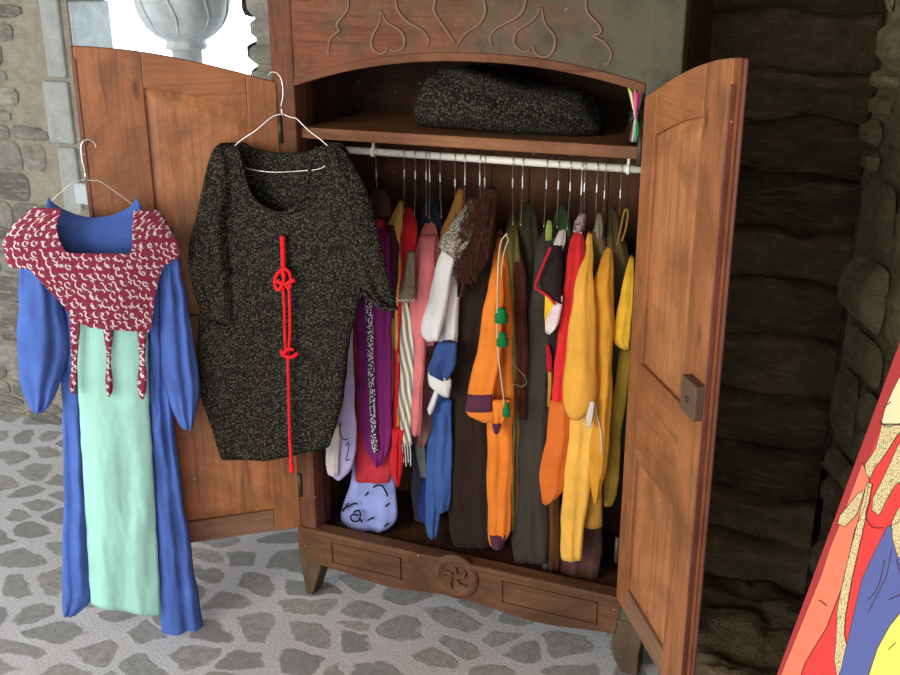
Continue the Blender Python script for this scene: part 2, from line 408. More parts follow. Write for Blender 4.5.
# ------------------------------------------------------------------ wardrobe
wd = empty('wardrobe'); tag(wd, 'old carved wooden wardrobe with both doors open and costumes hanging inside', 'wardrobe')
XL, XR = .075, 1.2            # opening between the posts
D = .48
b = MB(); b.box(-.008, XL, 0, .07, .20, 2.45); b.build('post', M['frieze_post'], wd, False, .006)
b = MB(); b.box(XR, 1.298, 0, .07, .20, 2.45); b.build('post', M['frieze_post'], wd, False, .006)
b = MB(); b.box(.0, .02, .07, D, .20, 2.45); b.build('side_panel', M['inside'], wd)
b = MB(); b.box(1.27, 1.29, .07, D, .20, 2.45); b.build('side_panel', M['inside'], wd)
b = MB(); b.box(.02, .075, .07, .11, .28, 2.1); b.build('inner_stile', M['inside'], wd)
b = MB(); 
for i in range(9): b.box(.02+i*.139, .02+(i+1)*.139-.003, D-.02, D-.002*(i % 2), .20, 1.73)
b.build('back_panel', wood('wardrobe_back_boards', (.105, .042, .018), 'z', .75, spec=.2), wd)
b = MB(); b.box(.02, 1.27, D-.02, D, 1.73, 2.45); b.build('back_panel', wood('shaded_back_boards', (.035, .016, .009), 'x', .85, spec=.1), wd)  # shade above the shelf is put into this darker board colour
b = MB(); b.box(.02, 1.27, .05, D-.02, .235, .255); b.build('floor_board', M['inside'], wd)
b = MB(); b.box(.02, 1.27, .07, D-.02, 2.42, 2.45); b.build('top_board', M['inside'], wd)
b = MB(); b.box(XL, 1.199, .03, D-.02, 1.714, 1.750); b.build('shelf', M['shelf'], wd, False, .004)
# frieze with arched lower edge
def arch(x): t = (x-.671)/.575; return 1.975-.085*abs(t)**2.1
xs = [XL+(XR-XL)*i/48 for i in range(49)]
b = MB(); b.prism([(x, arch(x)) for x in xs]+[(XR, 2.45), (XL, 2.45)], .006, .045)
fz = b.build('frieze', M['frieze'], wd)
b = MB(); b.prism([(x, arch(x)-.001) for x in xs]+[(x, arch(x)+.024) for x in reversed(xs)], -.001, .012)
b.build('arch_moulding', wood('moulding_wood', (.17, .070, .034), 'x', .75, spec=.15), fz, False, .003)
curves = [
 [(348.5,-30),(352,-12),(348.5,0),(347.5,10),(337,24.5),(339.5,30.5),(331,38),(328.5,51),(329.7,57)],
 [(381,10),(379.8,22),(372.5,36.7),(372.5,47.7),(379.8,53.8),(386,51.3),(388,46.5)],
 [(382,12),(387,22),(399,29.3),(404.7,38),(403,47.7),(394.5,51.3),(389.6,47.7)],
 [(400,-30),(396,-14),(397,7.3),(406.7,20.8),(421,29.3),(428.7,38),(427.5,46.5)],
 [(455,-35),(440,-18),(435.5,0),(434.8,12),(445.8,29.3),(456.8,45.2)],
 [(465,-35),(478,-18),(484,0),(485.5,12),(479.5,24),(466,33),(457,46.5)],
 [(530,-30),(529,-12),(526,0),(520,15),(496,28.5),(490,39),(493,45)],
 [(540.4,7.5),(533.5,19.5),(517,31.5),(514.6,43.5),(523,51.6),(530.5,49.5)],
 [(541.6,7.5),(545.5,24),(554.5,36),(554.5,48),(547,57),(536.5,54),(533,45)],
 [(582,-30),(584,-12),(586,0),(587.5,12),(600.4,27),(599.5,33.6),(593.5,35.4),(604,42),(611.5,52.5),(608.5,63),(604,63.6)]]
for c in curves:
    b = MB(); b.tube([at(x, y, .005) for x, y in c], lambda t: .0052*(1-.4*abs(2*t-1)), 8)
    b.build('carved_scroll', M['carve'], fz, True)
b = MB()
for i, (dz, dy) in enumerate(((2.45, .03), (2.49, .06), (2.53, .09))): b.box(-.01-dy, 1.3+dy, -dy, D+.01, dz, dz+.04)
b.build('cornice', M['frieze'], wd, False, .01)
# bottom rail
b = MB(); zb = lambda x: .135-.012*math.sin(x*9)
b.prism([(x, .135+.012*math.cos((x-.64)*11)) for x in [XL-.05+(1.25-XL)*i/30 for i in range(31)]]+[(1.22, .272), (.03, .272)], -.004, .04)
br = b.build('bottom_rail', M['rail_dark'], wd)
b = MB(); b.box(.0, 1.29, -.012, .05, .27, .294); b.build('rail_cap', M['rail_dark'], br, False, .006)
for xa, xb in ((.135, .42), (.80, 1.14)):
    b = MB(); b.box(xa, xb, -.011, 0, .165, .173); b.box(xa, xb, -.011, 0, .25, .256); b.box(xa, xa+.007, -.011, 0, .165, .256); b.box(xb-.007, xb, -.011, 0, .165, .256)
    b.build('panel_moulding', M['rail_dark'], br, False, .002)
mc = at(455, 577, -.01); b = MB()
b.lathe((0, 0, 0), [(.005, -.0), (.03, .002), (.05, .004), (.058, .012), (.066, .016), (.074, .012), (.084, .010), (.088, .0)], 40)
md = b.build('rosette', M['rail_dark'], br, True)
md.data.transform(Matrix.Translation((mc.x, -.002, mc.z-.0)) @ Matrix.Rotation(math.pi/2, 4, 'X'))
b = MB()
for k in range(5):
    th = 2*math.pi*k/5; b.tube([(mc.x+.012*math.cos(th), -.008, mc.z+.012*math.sin(th)), (mc.x+.035*math.cos(th+.3), -.010, mc.z+.035*math.sin(th+.3)), (mc.x+.05*math.cos(th+.7), -.009, mc.z+.05*math.sin(th+.7))], .006, 6)
b.build('carved_petals', M['rail_dark'], br, True)
# feet
def foot(x0, x1, s_):
    b = MB(); pr = [(x0, .27), (x1, .27), (x1+s_*.015, .2), (x1+s_*.03, .13), (x1-.01+s_*.02, .07), (x1-.015, .0), (x0+.02, .0), (x0+.012, .08), (x0, .16)] if s_ > 0 else \
        [(x0, .27), (x1, .27), (x1, .16), (x1-.012, .08), (x1-.01, .0), (x0+.02, .0), (x0-.005, .04), (x0-.012, .07), (x0-.02, .13), (x0-.01, .2)]
    b.prism(pr, .002, .085); return b.build('foot', M['foot'], wd, False, .006)
foot(-.008, .055, 1); foot(1.21, 1.296, -1)
b = MB(); b.box(0, .06, D-.07, D-.01, 0, .22); b.build('foot', M['foot'], wd, False, .006)
b = MB(); b.box(1.22, 1.28, D-.07, D-.01, 0, .22); b.build('foot', M['foot'], wd, False, .006)
# doors
DW = .6
def door(hx, ang, sg, DW=.6, T=.032, ast=.018):
    dr = empty('door', (hx, -.004, 0), ang, wd)
    def ys(a, c): return (min(a*sg, c*sg), max(a*sg, c*sg))
    ztop = lambda s_: 1.892+(.125 if sg > 0 else .150)*math.sin(math.pi/2*min(1, s_/.66))
    h0, h1, z0 = .095, .408, .29
    pz = lambda s_: 1.80+.095*math.sin(math.pi/2*min(1, (s_-.09)/.42))
    y0, y1 = ys(-T, 0)
    lin = lambda a, c, k: [a+(c-a)*i/k for i in range(k+1)]
    b = MB(); b.prism([(0, z0)]+[(h0, z0)]+[(h0, 1.803)]+[(s_, ztop(s_)) for s_ in reversed(lin(0, h0, 5))], y0, y1); b.build('hinge_stile', M['wood_v'], dr, False, .003)
    b = MB(); b.prism([(h1, z0), (DW, z0)]+[(s_, ztop(s_)) for s_ in reversed(lin(h1, DW, 6))], y0, y1); b.build('lock_stile', M['wood_v'], dr, False, .003)
    b = MB(); b.prism([(s_, pz(s_)) for s_ in lin(h0, h1, 10)]+[(s_, ztop(s_)) for s_ in reversed(lin(h0, h1, 10))], y0, y1); b.build('top_rail', M['wood_h'], dr, False, .003)
    b = MB(); b.box(h0, h1, y0, y1, .835, 1.14); b.build('middle_rail', M['wood_h'], dr, False, .003)
    b = MB(); b.box(h0, h1, y0, y1, z0, .375); b.build('bottom_rail', M['rail_worn'], dr, False, .003)
    # raised panels, set back, with a bevelled border
    for (za, zf) in ((1.14, pz), (.375, lambda s_: .835)):
        g = -.004; out = [(h0+g, za+g), (h1-g, za+g)]+[(s_, zf(s_)-g) for s_ in reversed(lin(h0+g, h1-g, 8))]
        cx = (h0+h1)/2; cz = sum(p[1] for p in out)/len(out)
        inn = []
        for (a, c) in out:
            inn.append((a+(.035 if a < cx else -.035)*min(1, abs(a-cx)/.1), c+(.04 if c < za+.1 else -.04)))
        n_ = len(out); bk = -.026*sg; md_ = -.013*sg; fr = -.006*sg
        v = [(p[0], bk, p[1]) for p in out]+[(p[0], md_, p[1]) for p in out]+[(p[0], fr, p[1]) for p in inn]
        f = [tuple(range(n_))]+[(i, (i+1) % n_, n_+(i+1) % n_, n_+i) for i in range(n_)]+[(n_+i, n_+(i+1) % n_, 2*n_+(i+1) % n_, 2*n_+i) for i in range(n_)]+[tuple(2*n_+i for i in reversed(range(n_)))]
        b = MB(); b.add(v, f); b.build('panel', M['panel'], dr)
    # outside astragal strip along the free edge
    b = MB(); a0, a1 = ys(-T-ast, -T); b.prism([(DW-.05, z0), (DW+.012, z0), (DW+.012, ztop(DW)), (DW-.05, ztop(DW-.05))], a0, a1); b.build('edge_strip', M['astragal'], dr, False, .005)
    b = MB(); a0, a1 = ys(-.011, .003); b.box(DW-.004, DW+.003, a0, a1, z0+.01, 1.98); b.build('edge_bead', M['astragal'], dr, False, .002)
    for zz in (.42, 1.70):
        b = MB(); b.tube([(-.004, .004*sg, zz), (-.004, .004*sg, zz+.09)], .008, 10, smooth=1); b.build('hinge', M['iron'], dr, True)
    return dr
dl = door(.012, math.radians(-140.2), 1)
dr_ = door(1.200, math.radians(-57.3), -1, .555, .024, .010)
lk = MB(); lk.box(.462, .556, -.0-.027, 0, 1.155, 1.25); lo = lk.build('lock_case', simple('worn_lock_wood', (.10, .058, .032), .6), dr_, False, .004)
lk = MB(); lk.tube([(.51, -.026, 1.20), (.51, -.031, 1.20)], .008, 12, smooth=1); lk.build('keyhole', M['iron'], dr_, True)
lk = MB(); lk.box(.475, .545, 0, .02, 1.155, 1.25); lk.build('lock_case', M['iron'], dl, False, .004)
# clothes rail with brackets
b = MB(); b.tube([(.022, .26, 1.645), (1.268, .26, 1.645)], .0125, 16, smooth=1); hr = b.build('clothes_rail', M['white_paint'], wd, True)
for px in (374, 629):
    x = at(px, 160, .26).x; b = MB(); b.box(x-.004, x+.004, .255, .265, 1.645, 1.714); b.tube([(x-.006, .26, 1.645), (x+.006, .26, 1.645)], .018, 14, smooth=1)
    b.build('rail_bracket', M['white_paint'], wd, False, .001)

# ------------------------------------------------------------------ cloth builders
def gmap(px, py, g): return ats(px, py, g)
def strip(name, rows, m, parent=None, Yf=.06, Yt=None, L=30, depth=.16, dtop=.05, folds=2.5, amp=.006, seed=0, NU=18, slant=-.35, bulge=.014, step=5, edge=.8, g=None, ddir=None, cap=True):
    """soft hanging cloth with real thickness: closed rings from the table of left and right edges"""
    rs = random.Random(seed*13+5); ph = [rs.uniform(0, 6.28) for _ in range(6)]
    y0, y1 = rows[0][0], rows[-1][0]; nr = max(4, int((y1-y0)/step)); v = []; uv = []; f = []
    rsf = rs.random()
    dd = Vector(ddir) if ddir else Vector((slant, 1, 0)).normalized()
    NB = max(6, NU//2); RN = NU+NB
    if not ddir:
        c0 = at((rows[0][1]+rows[0][2])/2, y0, Yf); dd = Vector(((c0.x-CAM.x)/(c0.y-CAM.y)*.9, 1, 0)).normalized(); depth *= .75
    for r in range(nr+1):
        y = y0+(y1-y0)*r/nr; xl, xr = sm(rows, y, min(6, (y1-y0)*.08)) if 0 < r < nr else interp(rows, y)
        t = min(1, (y-y0)/L); Y = g if g else (Yf+((Yt if Yt is not None else Yf)-Yf)*(1-t)**1.5)
        dp = dtop+(depth-dtop)*t**.6
        xl += edge*math.sin(y*.11+ph[0])*.6+edge*noise.noise(Vector((y*.05, seed, 1)))*1.4
        xr += edge*math.sin(y*.09+ph[1])*.6+edge*noise.noise(Vector((y*.05, seed, 7)))*1.4
        Lp = gmap(xl, y, Y); Rp = gmap(xr, y, Y); wdt = (Rp-Lp).length
        am = amp*min(1, .25+t)
        for i in range(NU):
            u = i/(NU-1); p = Lp.lerp(Rp, u)
            q = math.sin(math.pi*u)**.62
            uu = u+.10*noise.noise(Vector((u*2.1, y*.012, seed+.5)))+.06*math.sin(y*.016+ph[3]); fk = folds*(.45+.30*rsf)
            fo = (1-2*abs(math.sin(math.pi*fk*uu+ph[2]))**.7)*am*.9+math.sin(2*math.pi*fk*1.7*uu*uu+ph[4])*am*.55+noise.noise(Vector((u*2.6, y*.022, seed)))*am*1.6+noise.noise(Vector((u*7, y*.07, seed+9)))*am*.5
            p = p-dd*(min(bulge, wdt*.24)*q)+dd*fo*q
            v.append(p); uv.append((u*wdt, p.z))
        for i in range(NB):
            u = 1-(i+.5)/NB; c = .5+(u-.5)*.8; p = Lp.lerp(Rp, c)
            p = p+dd*(dp*math.sin(math.pi*u)**.35)+dd*math.sin(u*9+ph[5])*am
            v.append(p); uv.append((u*wdt, p.z))
    for r in range(nr):
        for i in range(RN): f.append((r*RN+i, (r+1)*RN+i, (r+1)*RN+(i+1) % RN, r*RN+(i+1) % RN))
    if cap: f += [tuple(range(RN)), tuple(nr*RN+i for i in reversed(range(RN)))]
    return mesh(name, v, f, m, parent, True, uv)
def sheet(name, top, bot, left, right, g, off, m, parent=None, bul=.03, folds=4, amp=.006, seed=0, NU=40, NV=50, thick=.005, nd=None, sgn=1, jitter=.6, pinch=0):
    """a draped sheet between a top and a bottom curve (functions of u) and two side tables (px)"""
    rs = random.Random(seed+3); ph = [rs.uniform(0, 6.28) for _ in range(6)]; nd = Vector(nd).normalized(); v = []; uv = []; f = []
    for r in range(NV+1):
        t = r/NV
        for i in range(NU+1):
            u = i/NU; y = top(u)*(1-t)+bot(u)*t
            xl, xr = sm(left, y, 4)[0], sm(right, y, 4)[0]
            e0 = jitter*noise.noise(Vector((y*.06, seed, 3)))*2
            x = xl+(xr-xl)*u+e0*(1-2*u)
            p = gmap(x, y, g); q = max(0, math.sin(math.pi*u))**.5
            uu = u+.08*noise.noise(Vector((u*2, y*.011, seed+.5))); fo = (math.sin(2*math.pi*folds*.6*uu+ph[0]+.8*math.sin(y*.012+ph[1]))*amp*.8+noise.noise(Vector((u*3, y*.014, seed)))*amp*1.8+noise.noise(Vector((u*12, y*.08, seed)))*amp*.4)*min(1, .2+t*1.3)
            p = p+nd*(off+sgn*bul*q+fo*(.3+.7*q)); v.append(p); uv.append(((x-xl)/300, -y/300))
    for r in range(NV):
        for i in range(NU):
            a = r*(NU+1)+i; f.append((a, a+NU+1, a+NU+2, a+1))
    n0 = len(v); off_ = -nd*thick; v += [p+off_ for p in v]; uv += uv
    f += [tuple(n0+i for i in reversed(q)) for q in f]
    W_ = NU+1
    for i in range(NU): f.append((i, i+1, n0+i+1, n0+i)); a = NV*W_+i; f.append((a+1, a, n0+a, n0+a+1))
    for r in range(NV): a = r*W_; f.append((a+W_, a, n0+a, n0+a+W_)); a = r*W_+NU; f.append((a, a+W_, n0+a+W_, n0+a))
    return mesh(name, v, f, m, parent, True, uv)
def wire_hanger(label, group, top, half, d, drop=.09, hook=.095, open_side=1, mat=None, bar=True, r=.0016):
    """top = point where the hook rests; d = horizontal direction of the arms"""
    top = Vector(top); d = Vector(d).normalized(); Z = Vector((0, 0, 1))
    o = root('wire_hanger', tuple(top-Z*.1)); b = MB()
    neck = top-Z*hook; pts = [neck, neck+Z*.03+d*.001]
    rr = .018
    for k in range(9):
        a = -.15*math.pi+1.2*math.pi*k/8
        pts.append(top+Z*(-rr)+d*open_side*(-rr*math.cos(math.pi-a)*-1*-1)+Z*rr*math.sin(a))
    pts = [neck, neck+Z*.035, top-Z*.03-d*open_side*.014, top-Z*.014-d*open_side*.019, top-Z*.003-d*open_side*.012, top+Z*.001, top-Z*.003+d*open_side*.013, top-Z*.016+d*open_side*.021, top-Z*.03+d*open_side*.02]
    b.tube(pts, r, 6); b.tube([neck+Z*.028, neck+Z*.01, neck-Z*.002], r*2.0, 6)
    b.build('hook', mat or M['wire'], o, True)
    b = MB(); e1 = neck-Z*drop+d*half; e2 = neck-Z*drop-d*half
    b.tube([neck, neck+d*.025-Z*.004, neck+d*.04-Z*.012, neck.lerp(e1, .5)+Z*.003, e1], r, 6)
    b.tube([neck, neck-d*.025-Z*.004, neck-d*.04-Z*.012, neck.lerp(e2, .5)+Z*.003, e2], r, 6)
    b.build('arms', mat or M['wire'], o, True)
    if bar:
        b = MB(); b.tube([e1, e1-Z*.012-d*.01, e2-Z*.012+d*.01, e2], r, 6, smooth=3); b.build('trouser_bar', mat or M['wire'], o, True)
    tag(o, label, 'hanger', group); return o

# ------------------------------------------------------------------ the two costumes hung in front of the doors
DN = Vector((.640, -.768, 0)); DE = Vector((.768, .640, 0))
def door_line(off): return lambda x: .8333*(x-.012)-.004-off/.768
blue = cloth('royal_blue_linen', srgb(76, 106, 178), var=.25); mint = cloth('mint_satin', srgb(166, 222, 205), var=.12, rough=.45)
# printed maroon cloth with pale curls
n = NT('maroon_curl_print'); tc = n.n('ShaderNodeTexCoord').outputs['UV']; mp = n.n('ShaderNodeMapping', {0: tc, 'Scale': (1, 1, 1)}).outputs[0]
def curls(scale, r1, r2, ox, oy):
    vo = n.n('ShaderNodeTexVoronoi', {'Vector': mp, 'Scale': scale, 'Randomness': .55}, voronoi_dimensions='2D')
    loc = n.n('ShaderNodeVectorMath', {0: mp, 1: vo.outputs['Position']}, operation='SUBTRACT').outputs[0]
    d1 = n.n('ShaderNodeVectorMath', {0: loc}, operation='LENGTH').outputs['Value']
    d2 = n.n('ShaderNodeVectorMath', {0: n.n('ShaderNodeVectorMath', {0: loc, 1: (ox, oy, 0)}, operation='SUBTRACT').outputs[0]}, operation='LENGTH').outputs['Value']
    a = n.math('LESS_THAN', d1, r1); c = n.math('GREATER_THAN', d2, r2); return n.math('MULTIPLY', a, c)
m1 = curls(31, .0105, .0097, .0042, .002); m2 = curls(40, .0058, .0040, -.0026, -.002)
g1 = curls(31, .0125, .0120, -.003, .003)
base = n.mix(g1, srgb(128, 38, 62), srgb(96, 78, 84)); cc = n.mix(n.math('MAXIMUM', m1, m2), base, srgb(214, 196, 192))
M['curl'] = n.out(cc, .85, n.noise(n.co('Object'), 60, 3), .2, .004, .15, .2)

dress = root('blue_dress', tuple(ats(105, 600, door_line(.1))))
tag(dress, 'long blue dress with mint front panel and maroon curl-print collar on wire hanger', 'dress')
F = door_line(.085)
nb = dict(ddir=tuple(-DN))
sheet('back_panel', lambda u: 197+21*math.sin(math.pi*u)**.8, lambda u: 585, [(190, 48), (230, 45), (330, 62), (600, 78)], [(190, 132), (205, 141), (250, 150), (330, 158), (600, 172)], F, -.005, blue, dress, 0, 3, .005, 1, 30, 40, .004, DN)
sheet('skirt_panel', lambda u: 316, lambda u: 599+11*u, [(310, 75), (400, 79), (500, 85), (600, 91), (615, 92)], [(310, 147), (400, 149), (500, 155), (600, 160), (615, 160)], F, .03, mint, dress, .022, 3.2, .007, 3, 40, 50, .003, DN)
strip('front_panel', [(285, 52, 80), (330, 57, 82), (400, 62, 86), (500, 64, 92), (560, 62, 93), (600, 62, 93), (616, 63, 74)], blue, dress, g=F, depth=.04, dtop=.03, folds=2, amp=.010, seed=3, bulge=.035, **nb)
strip('front_panel', [(225, 140, 165), (300, 147, 170), (400, 147, 172), (500, 151, 184), (600, 159, 199), (625, 161, 203), (633, 162, 203)], blue, dress, g=F, depth=.04, dtop=.03, folds=2.2, amp=.011, seed=4, bulge=.035, **nb)
strip('sleeve', [(228, 22, 48), (260, 20, 54), (300, 18, 64), (350, 17, 70), (380, 19, 62), (400, 26, 54), (412, 32, 44)], blue, dress, g=door_line(.11), depth=.05, dtop=.03, folds=2.6, amp=.011, seed=5, bulge=.04, **nb)
strip('sleeve', [(228, 152, 172), (250, 156, 178), (300, 160, 187), (350, 160, 196), (390, 165, 200), (415, 175, 196), (428, 181, 193)], blue, dress, g=door_line(.11), depth=.05, dtop=.03, folds=2.6, amp=.011, seed=6, bulge=.04, **nb)
# printed collar: chest with a square neck, two caps and three tails
def sq(u):
    k = lambda a, b_, x: max(0, min(1, (x-a)/(b_-a)))
    return 203+42*min(k(.235, .36, u), 1-k(.72, .80, u))+3*u
cb = [(0, 262), (.12, 263), (.2, 285), (.33, 313), (.42, 319), (.82, 325), (.84, 290), (.88, 262), (1, 250)]
def cbot(u): return interp(cb, u)[0]
col_ = sheet('collar', sq, cbot, [(196, 40), (205, 34), (220, 14), (240, 3), (262, 10), (290, 22), (330, 30)], [(196, 148), (205, 158), (222, 168), (240, 179), (262, 182), (330, 176)], F, .055, M['curl'], dress, .035, 2, .005, 8, 90, 40, .003, DN)
for i, rows in enumerate(([(312, 69, 80), (330, 70, 80), (350, 71, 78), (375, 71, 77), (386, 68, 77), (394, 72, 75)], [(316, 101, 114), (335, 104, 113), (360, 107, 111), (380, 105, 113), (392, 106, 113), (397, 108, 110)], [(318, 134, 148), (335, 138, 147), (360, 140, 145), (378, 137, 147), (392, 137, 146), (399, 141, 144)])):
    strip('tail', rows, M['curl'], dress, g=door_line(.15), depth=.006, dtop=.006, folds=1, amp=.003, seed=20+i, bulge=.006, NU=10, edge=.4, **nb)

def px_tube(b, pts, g, off, r, seg=6, smooth=4, nd=DN):
    if g is None:
        b.tube([ats(x, y, gs(.06))+SND*.055 for x, y in pts], r, 8, smooth=smooth); return
    g2 = (lambda x: g(x)-off) if off > .02 else g
    b.tube([ats(x, y, g2)+nd*(off if off <= .02 else 0) for x, y in pts], r, seg, smooth=smooth)
hg = root('wire_hanger', tuple(ats(85, 190, F)))
b = MB(); px_tube(b, [(96, 148), (94, 143), (89, 140), (84, 141), (81, 147), (82, 160), (85, 172), (86, 180)], F, -.01, .0019); px_tube(b, [(85, 171), (86, 181)], F, -.01, .0036, smooth=1)
b.build('hook', M['wire'], hg, True)
b = MB(); px_tube(b, [(86, 180), (80, 181), (73, 183), (57, 196), (50, 203)], F, -.01, .0019); px_tube(b, [(86, 180), (92, 181), (100, 182), (115, 192), (134, 206), (140, 211)], F, -.01, .0019)
b.build('arms', M['wire'], hg, True)
tag(hg, 'pale wire hanger holding the long blue dress on the left-hand door', 'hanger')
b = MB(); p = ats(88, 141, door_line(0)); b.tube([p-DN*.01, p+DN*.095], .002, 8, smooth=1); nl = b.build('nail', M['iron'], None, True)
nl.parent = dl; nl.matrix_parent_inverse = (Matrix.Translation((.012, -.004, 0)) @ Matrix.Rotation(math.radians(-140.2), 4, 'Z')).inverted()

wool = knit('dark_speckled_wool', srgb(55, 52, 45), srgb(98, 93, 78), 1.3)
sweater = root('knit_tunic', tuple(ats(270, 450, -.12)))
tag(sweater, 'charcoal speckled chunky-knit tunic with red cord hanging between left door and wardrobe', 'tunic')
def gs(off):
    d = door_line(off)
    def g(x):
        a, c = d(x), -.085-off*.9; k = .12; h = max(0, min(1, .5+.5*(c-a)/k)); return c*(1-h)+a*h-k*h*(1-h)*.5
    return g
G = gs(.06)
SL = [(138, 224), (150, 213), (170, 208), (200, 205), (300, 201), (350, 199), (400, 203), (430, 214), (458, 222)]
SR = [(138, 336), (150, 346), (170, 356), (200, 364), (260, 372), (300, 361), (340, 349), (400, 343), (430, 335), (450, 328)]
def ntop(lo):
    def f(u):
        a = max(0, min(1, (u-.17)/.16)); c = max(0, min(1, (.84-u)/.17)); a = a*a*(3-2*a); c = c*c*(3-2*c)
        q_ = max(0, 1-((u-.53)/.32)**2)**.5; return 147-3*min(1, abs(u-.53)*3)+lo*q_*min(1, .55+.6*q_)
    return f
SND = Vector((.35, -.94, 0))
sb = lambda u: 456-3*u-9*u*u
sheet('back', ntop(8), lambda u: 452-9*u, SL, SR, G, -.02, wool, sweater, -.01, 3, .005, 31, 50, 60, .006, SND)
sheet('front', ntop(64), sb, SL, SR, G, .015, wool, sweater, .045, 3, .007, 32, 90, 70, .008, SND)
sd = tuple(-SND)
strip('sleeve', [(147, 215, 226), (160, 208, 236), (200, 200, 236), (240, 190, 233), (270, 188, 236), (300, 196, 240), (316, 203, 242), (325, 206, 241)], wool, sweater, g=gs(.085), depth=.07, dtop=.04, folds=1.3, amp=.010, seed=33, bulge=.04, ddir=sd, NU=26)
strip('sleeve', [(147, 330, 341), (160, 328, 352), (190, 330, 367), (230, 341, 379), (265, 352, 385), (290, 362, 392), (300, 372, 396), (309, 385, 398)], wool, sweater, g=gs(.085), depth=.07, dtop=.04, folds=1.3, amp=.010, seed=34, bulge=.04, ddir=sd, NU=26)
b = MB(); px_tube(b, [(205, 322), (215, 324), (228, 327), (241, 321)], gs(.115), 0, .007, 8); b.build('cuff', wool, sweater, True)
b = MB(); px_tube(b, [(363, 292), (372, 301), (385, 309), (397, 308)], gs(.115), 0, .007, 8); b.build('cuff', wool, sweater, True)
b = MB(); px_tube(b, [(241, 143), (246, 162), (252, 185), (264, 202), (282, 209), (298, 205), (308, 190), (313, 165), (320, 144)], None, 0, .006); b.build('neck_band', wool, sweater, True)
redc = cloth('scarlet_cord', srgb(225, 32, 38), var=.25, bs=.5)
b = MB(); K = gs(.06)
OO = .075
px_tube(b, [(282.5, 236), (283, 250), (283.5, 268), (284, 276)], K, OO, .0085, 8, nd=SND)
px_tube(b, [(284, 268), (278, 273), (275, 280), (276, 288), (280, 289), (284, 279), (283, 270)], K, OO+.006, .0058, 8, nd=SND)
px_tube(b, [(284, 268), (289, 272), (291, 280), (289, 289), (286, 284)], K, OO+.006, .0058, 8, nd=SND)
px_tube(b, [(277, 281), (284, 284), (292, 281), (295, 280)], K, OO+.012, .0062, 8, nd=SND)
px_tube(b, [(283, 285), (284.5, 310), (285, 335), (286, 352)], K, OO, .0052, 8, nd=SND)
px_tube(b, [(289, 285), (290, 310), (290, 335), (289, 352)], K, OO, .0052, 8, nd=SND)
px_tube(b, [(281, 350), (285, 356), (292, 357), (298, 353)], K, OO+.010, .0065, 8, nd=SND)
px_tube(b, [(282, 356), (288, 349), (294, 350)], K, OO+.014, .0055, 8, nd=SND)
px_tube(b, [(288, 352), (289, 400), (290, 440), (291.5, 462)], K, OO, .0055, 8, nd=SND)
px_tube(b, [(290.5, 458), (291.5, 464), (292, 472)], K, OO, lambda t: .006+.003*t, 8, nd=SND)
b.build('cord', redc, sweater, True)
hg = root('wire_hanger', tuple(ats(281, 140, G)))
b = MB(); px_tube(b, [(268, 76), (272, 72), (278, 74), (282, 82), (283, 95), (281, 108), (283, 116)], G, 0, .0018, nd=SND); px_tube(b, [(281, 106), (283, 117)], G, 0, .0034, smooth=1, nd=SND)
b.build('hook', M['wire'], hg, True)
b = MB(); px_tube(b, [(282, 114), (274, 116), (268, 120), (255, 131), (240, 141), (232, 149)], G, 0, .0018, nd=SND); px_tube(b, [(283, 114), (290, 117), (297, 119), (308, 130), (320, 139), (330, 148)], G, 0, .0018, nd=SND)
b.build('arms', M['wire'], hg, True)
b = MB(); px_tube(b, [(232, 149), (236, 160), (246, 168), (270, 172), (300, 171), (322, 168), (330, 158), (330, 148)], G, .0, .0018, nd=SND); b.build('trouser_bar', M['wire'], hg, True)
tag(hg, 'pale wire hanger at the left door hinge holding the dark knit tunic', 'hanger')

# ------------------------------------------------------------------ costumes on the clothes rail
C = {}
def cl(k, r, g, b_, **kw):
    if k not in C: C[k] = cloth(k, srgb(r, g, b_), **kw)
    return C[k]
GRP = 'costumes hanging on the wardrobe rail'
def garment(name, label, cat, base_px, Yf):
    o = root(name, tuple(at(base_px[0], base_px[1], Yf))); tag(o, label, cat, GRP); return o
def stroke(parent, pts, Y, r=.0018, m=None, name='ink_mark', off=.024):
    b = MB(); b.tube([at(x, y, Y)+Vector((0, -off, 0)) for x, y in pts], r, 6); return b.build(name, m or cl('black_ink', 30, 30, 45), parent, True)
lav = cl('lavender_cotton', 178, 172, 208); lil = cl('pale_blue_cotton', 150, 160, 215)
o = garment('printed_bag', 'lavender and white cloth bag with black print low beside the dark tunic', 'bag', (342, 480), .03)
strip('bag_body', [(300, 346, 354), (350, 342, 353), (400, 338, 355), (430, 329, 357), (465, 326, 354), (474, 330, 350), (479, 334, 342)], lav, o, Yf=.03, depth=.08, folds=1.5, seed=40)
strip('lining', [(425, 328, 339), (440, 325, 340), (465, 325, 339), (475, 328, 338)], cl('cream_cotton', 215, 205, 200), o, Yf=.0, depth=.02, folds=1, seed=41)
strip('strap', [(230, 352, 355), (300, 350, 353), (345, 347, 350)], cl('crimson', 190, 30, 50), o, Yf=.03, depth=.01, folds=1, seed=42, NU=8)
stroke(o, [(349, 443), (352, 440), (351, 450), (349, 458), (353, 456)], .02); stroke(o, [(344, 420), (343, 430), (347, 437), (351, 436)], .02)
o = garment('printed_skirt', 'pale blue skirt printed with black letters reaching the wardrobe floor', 'skirt', (368, 529), .12)
strip('skirt', [(215, 372, 384), (300, 362, 384), (400, 356, 386), (470, 352, 392), (485, 350, 395), (500, 345, 396), (515, 340, 398), (524, 340, 397), (530, 352, 388)], lil, o, Yf=.12, Yt=.2, depth=.10, folds=2.2, amp=.010, seed=43)
Yk = .112
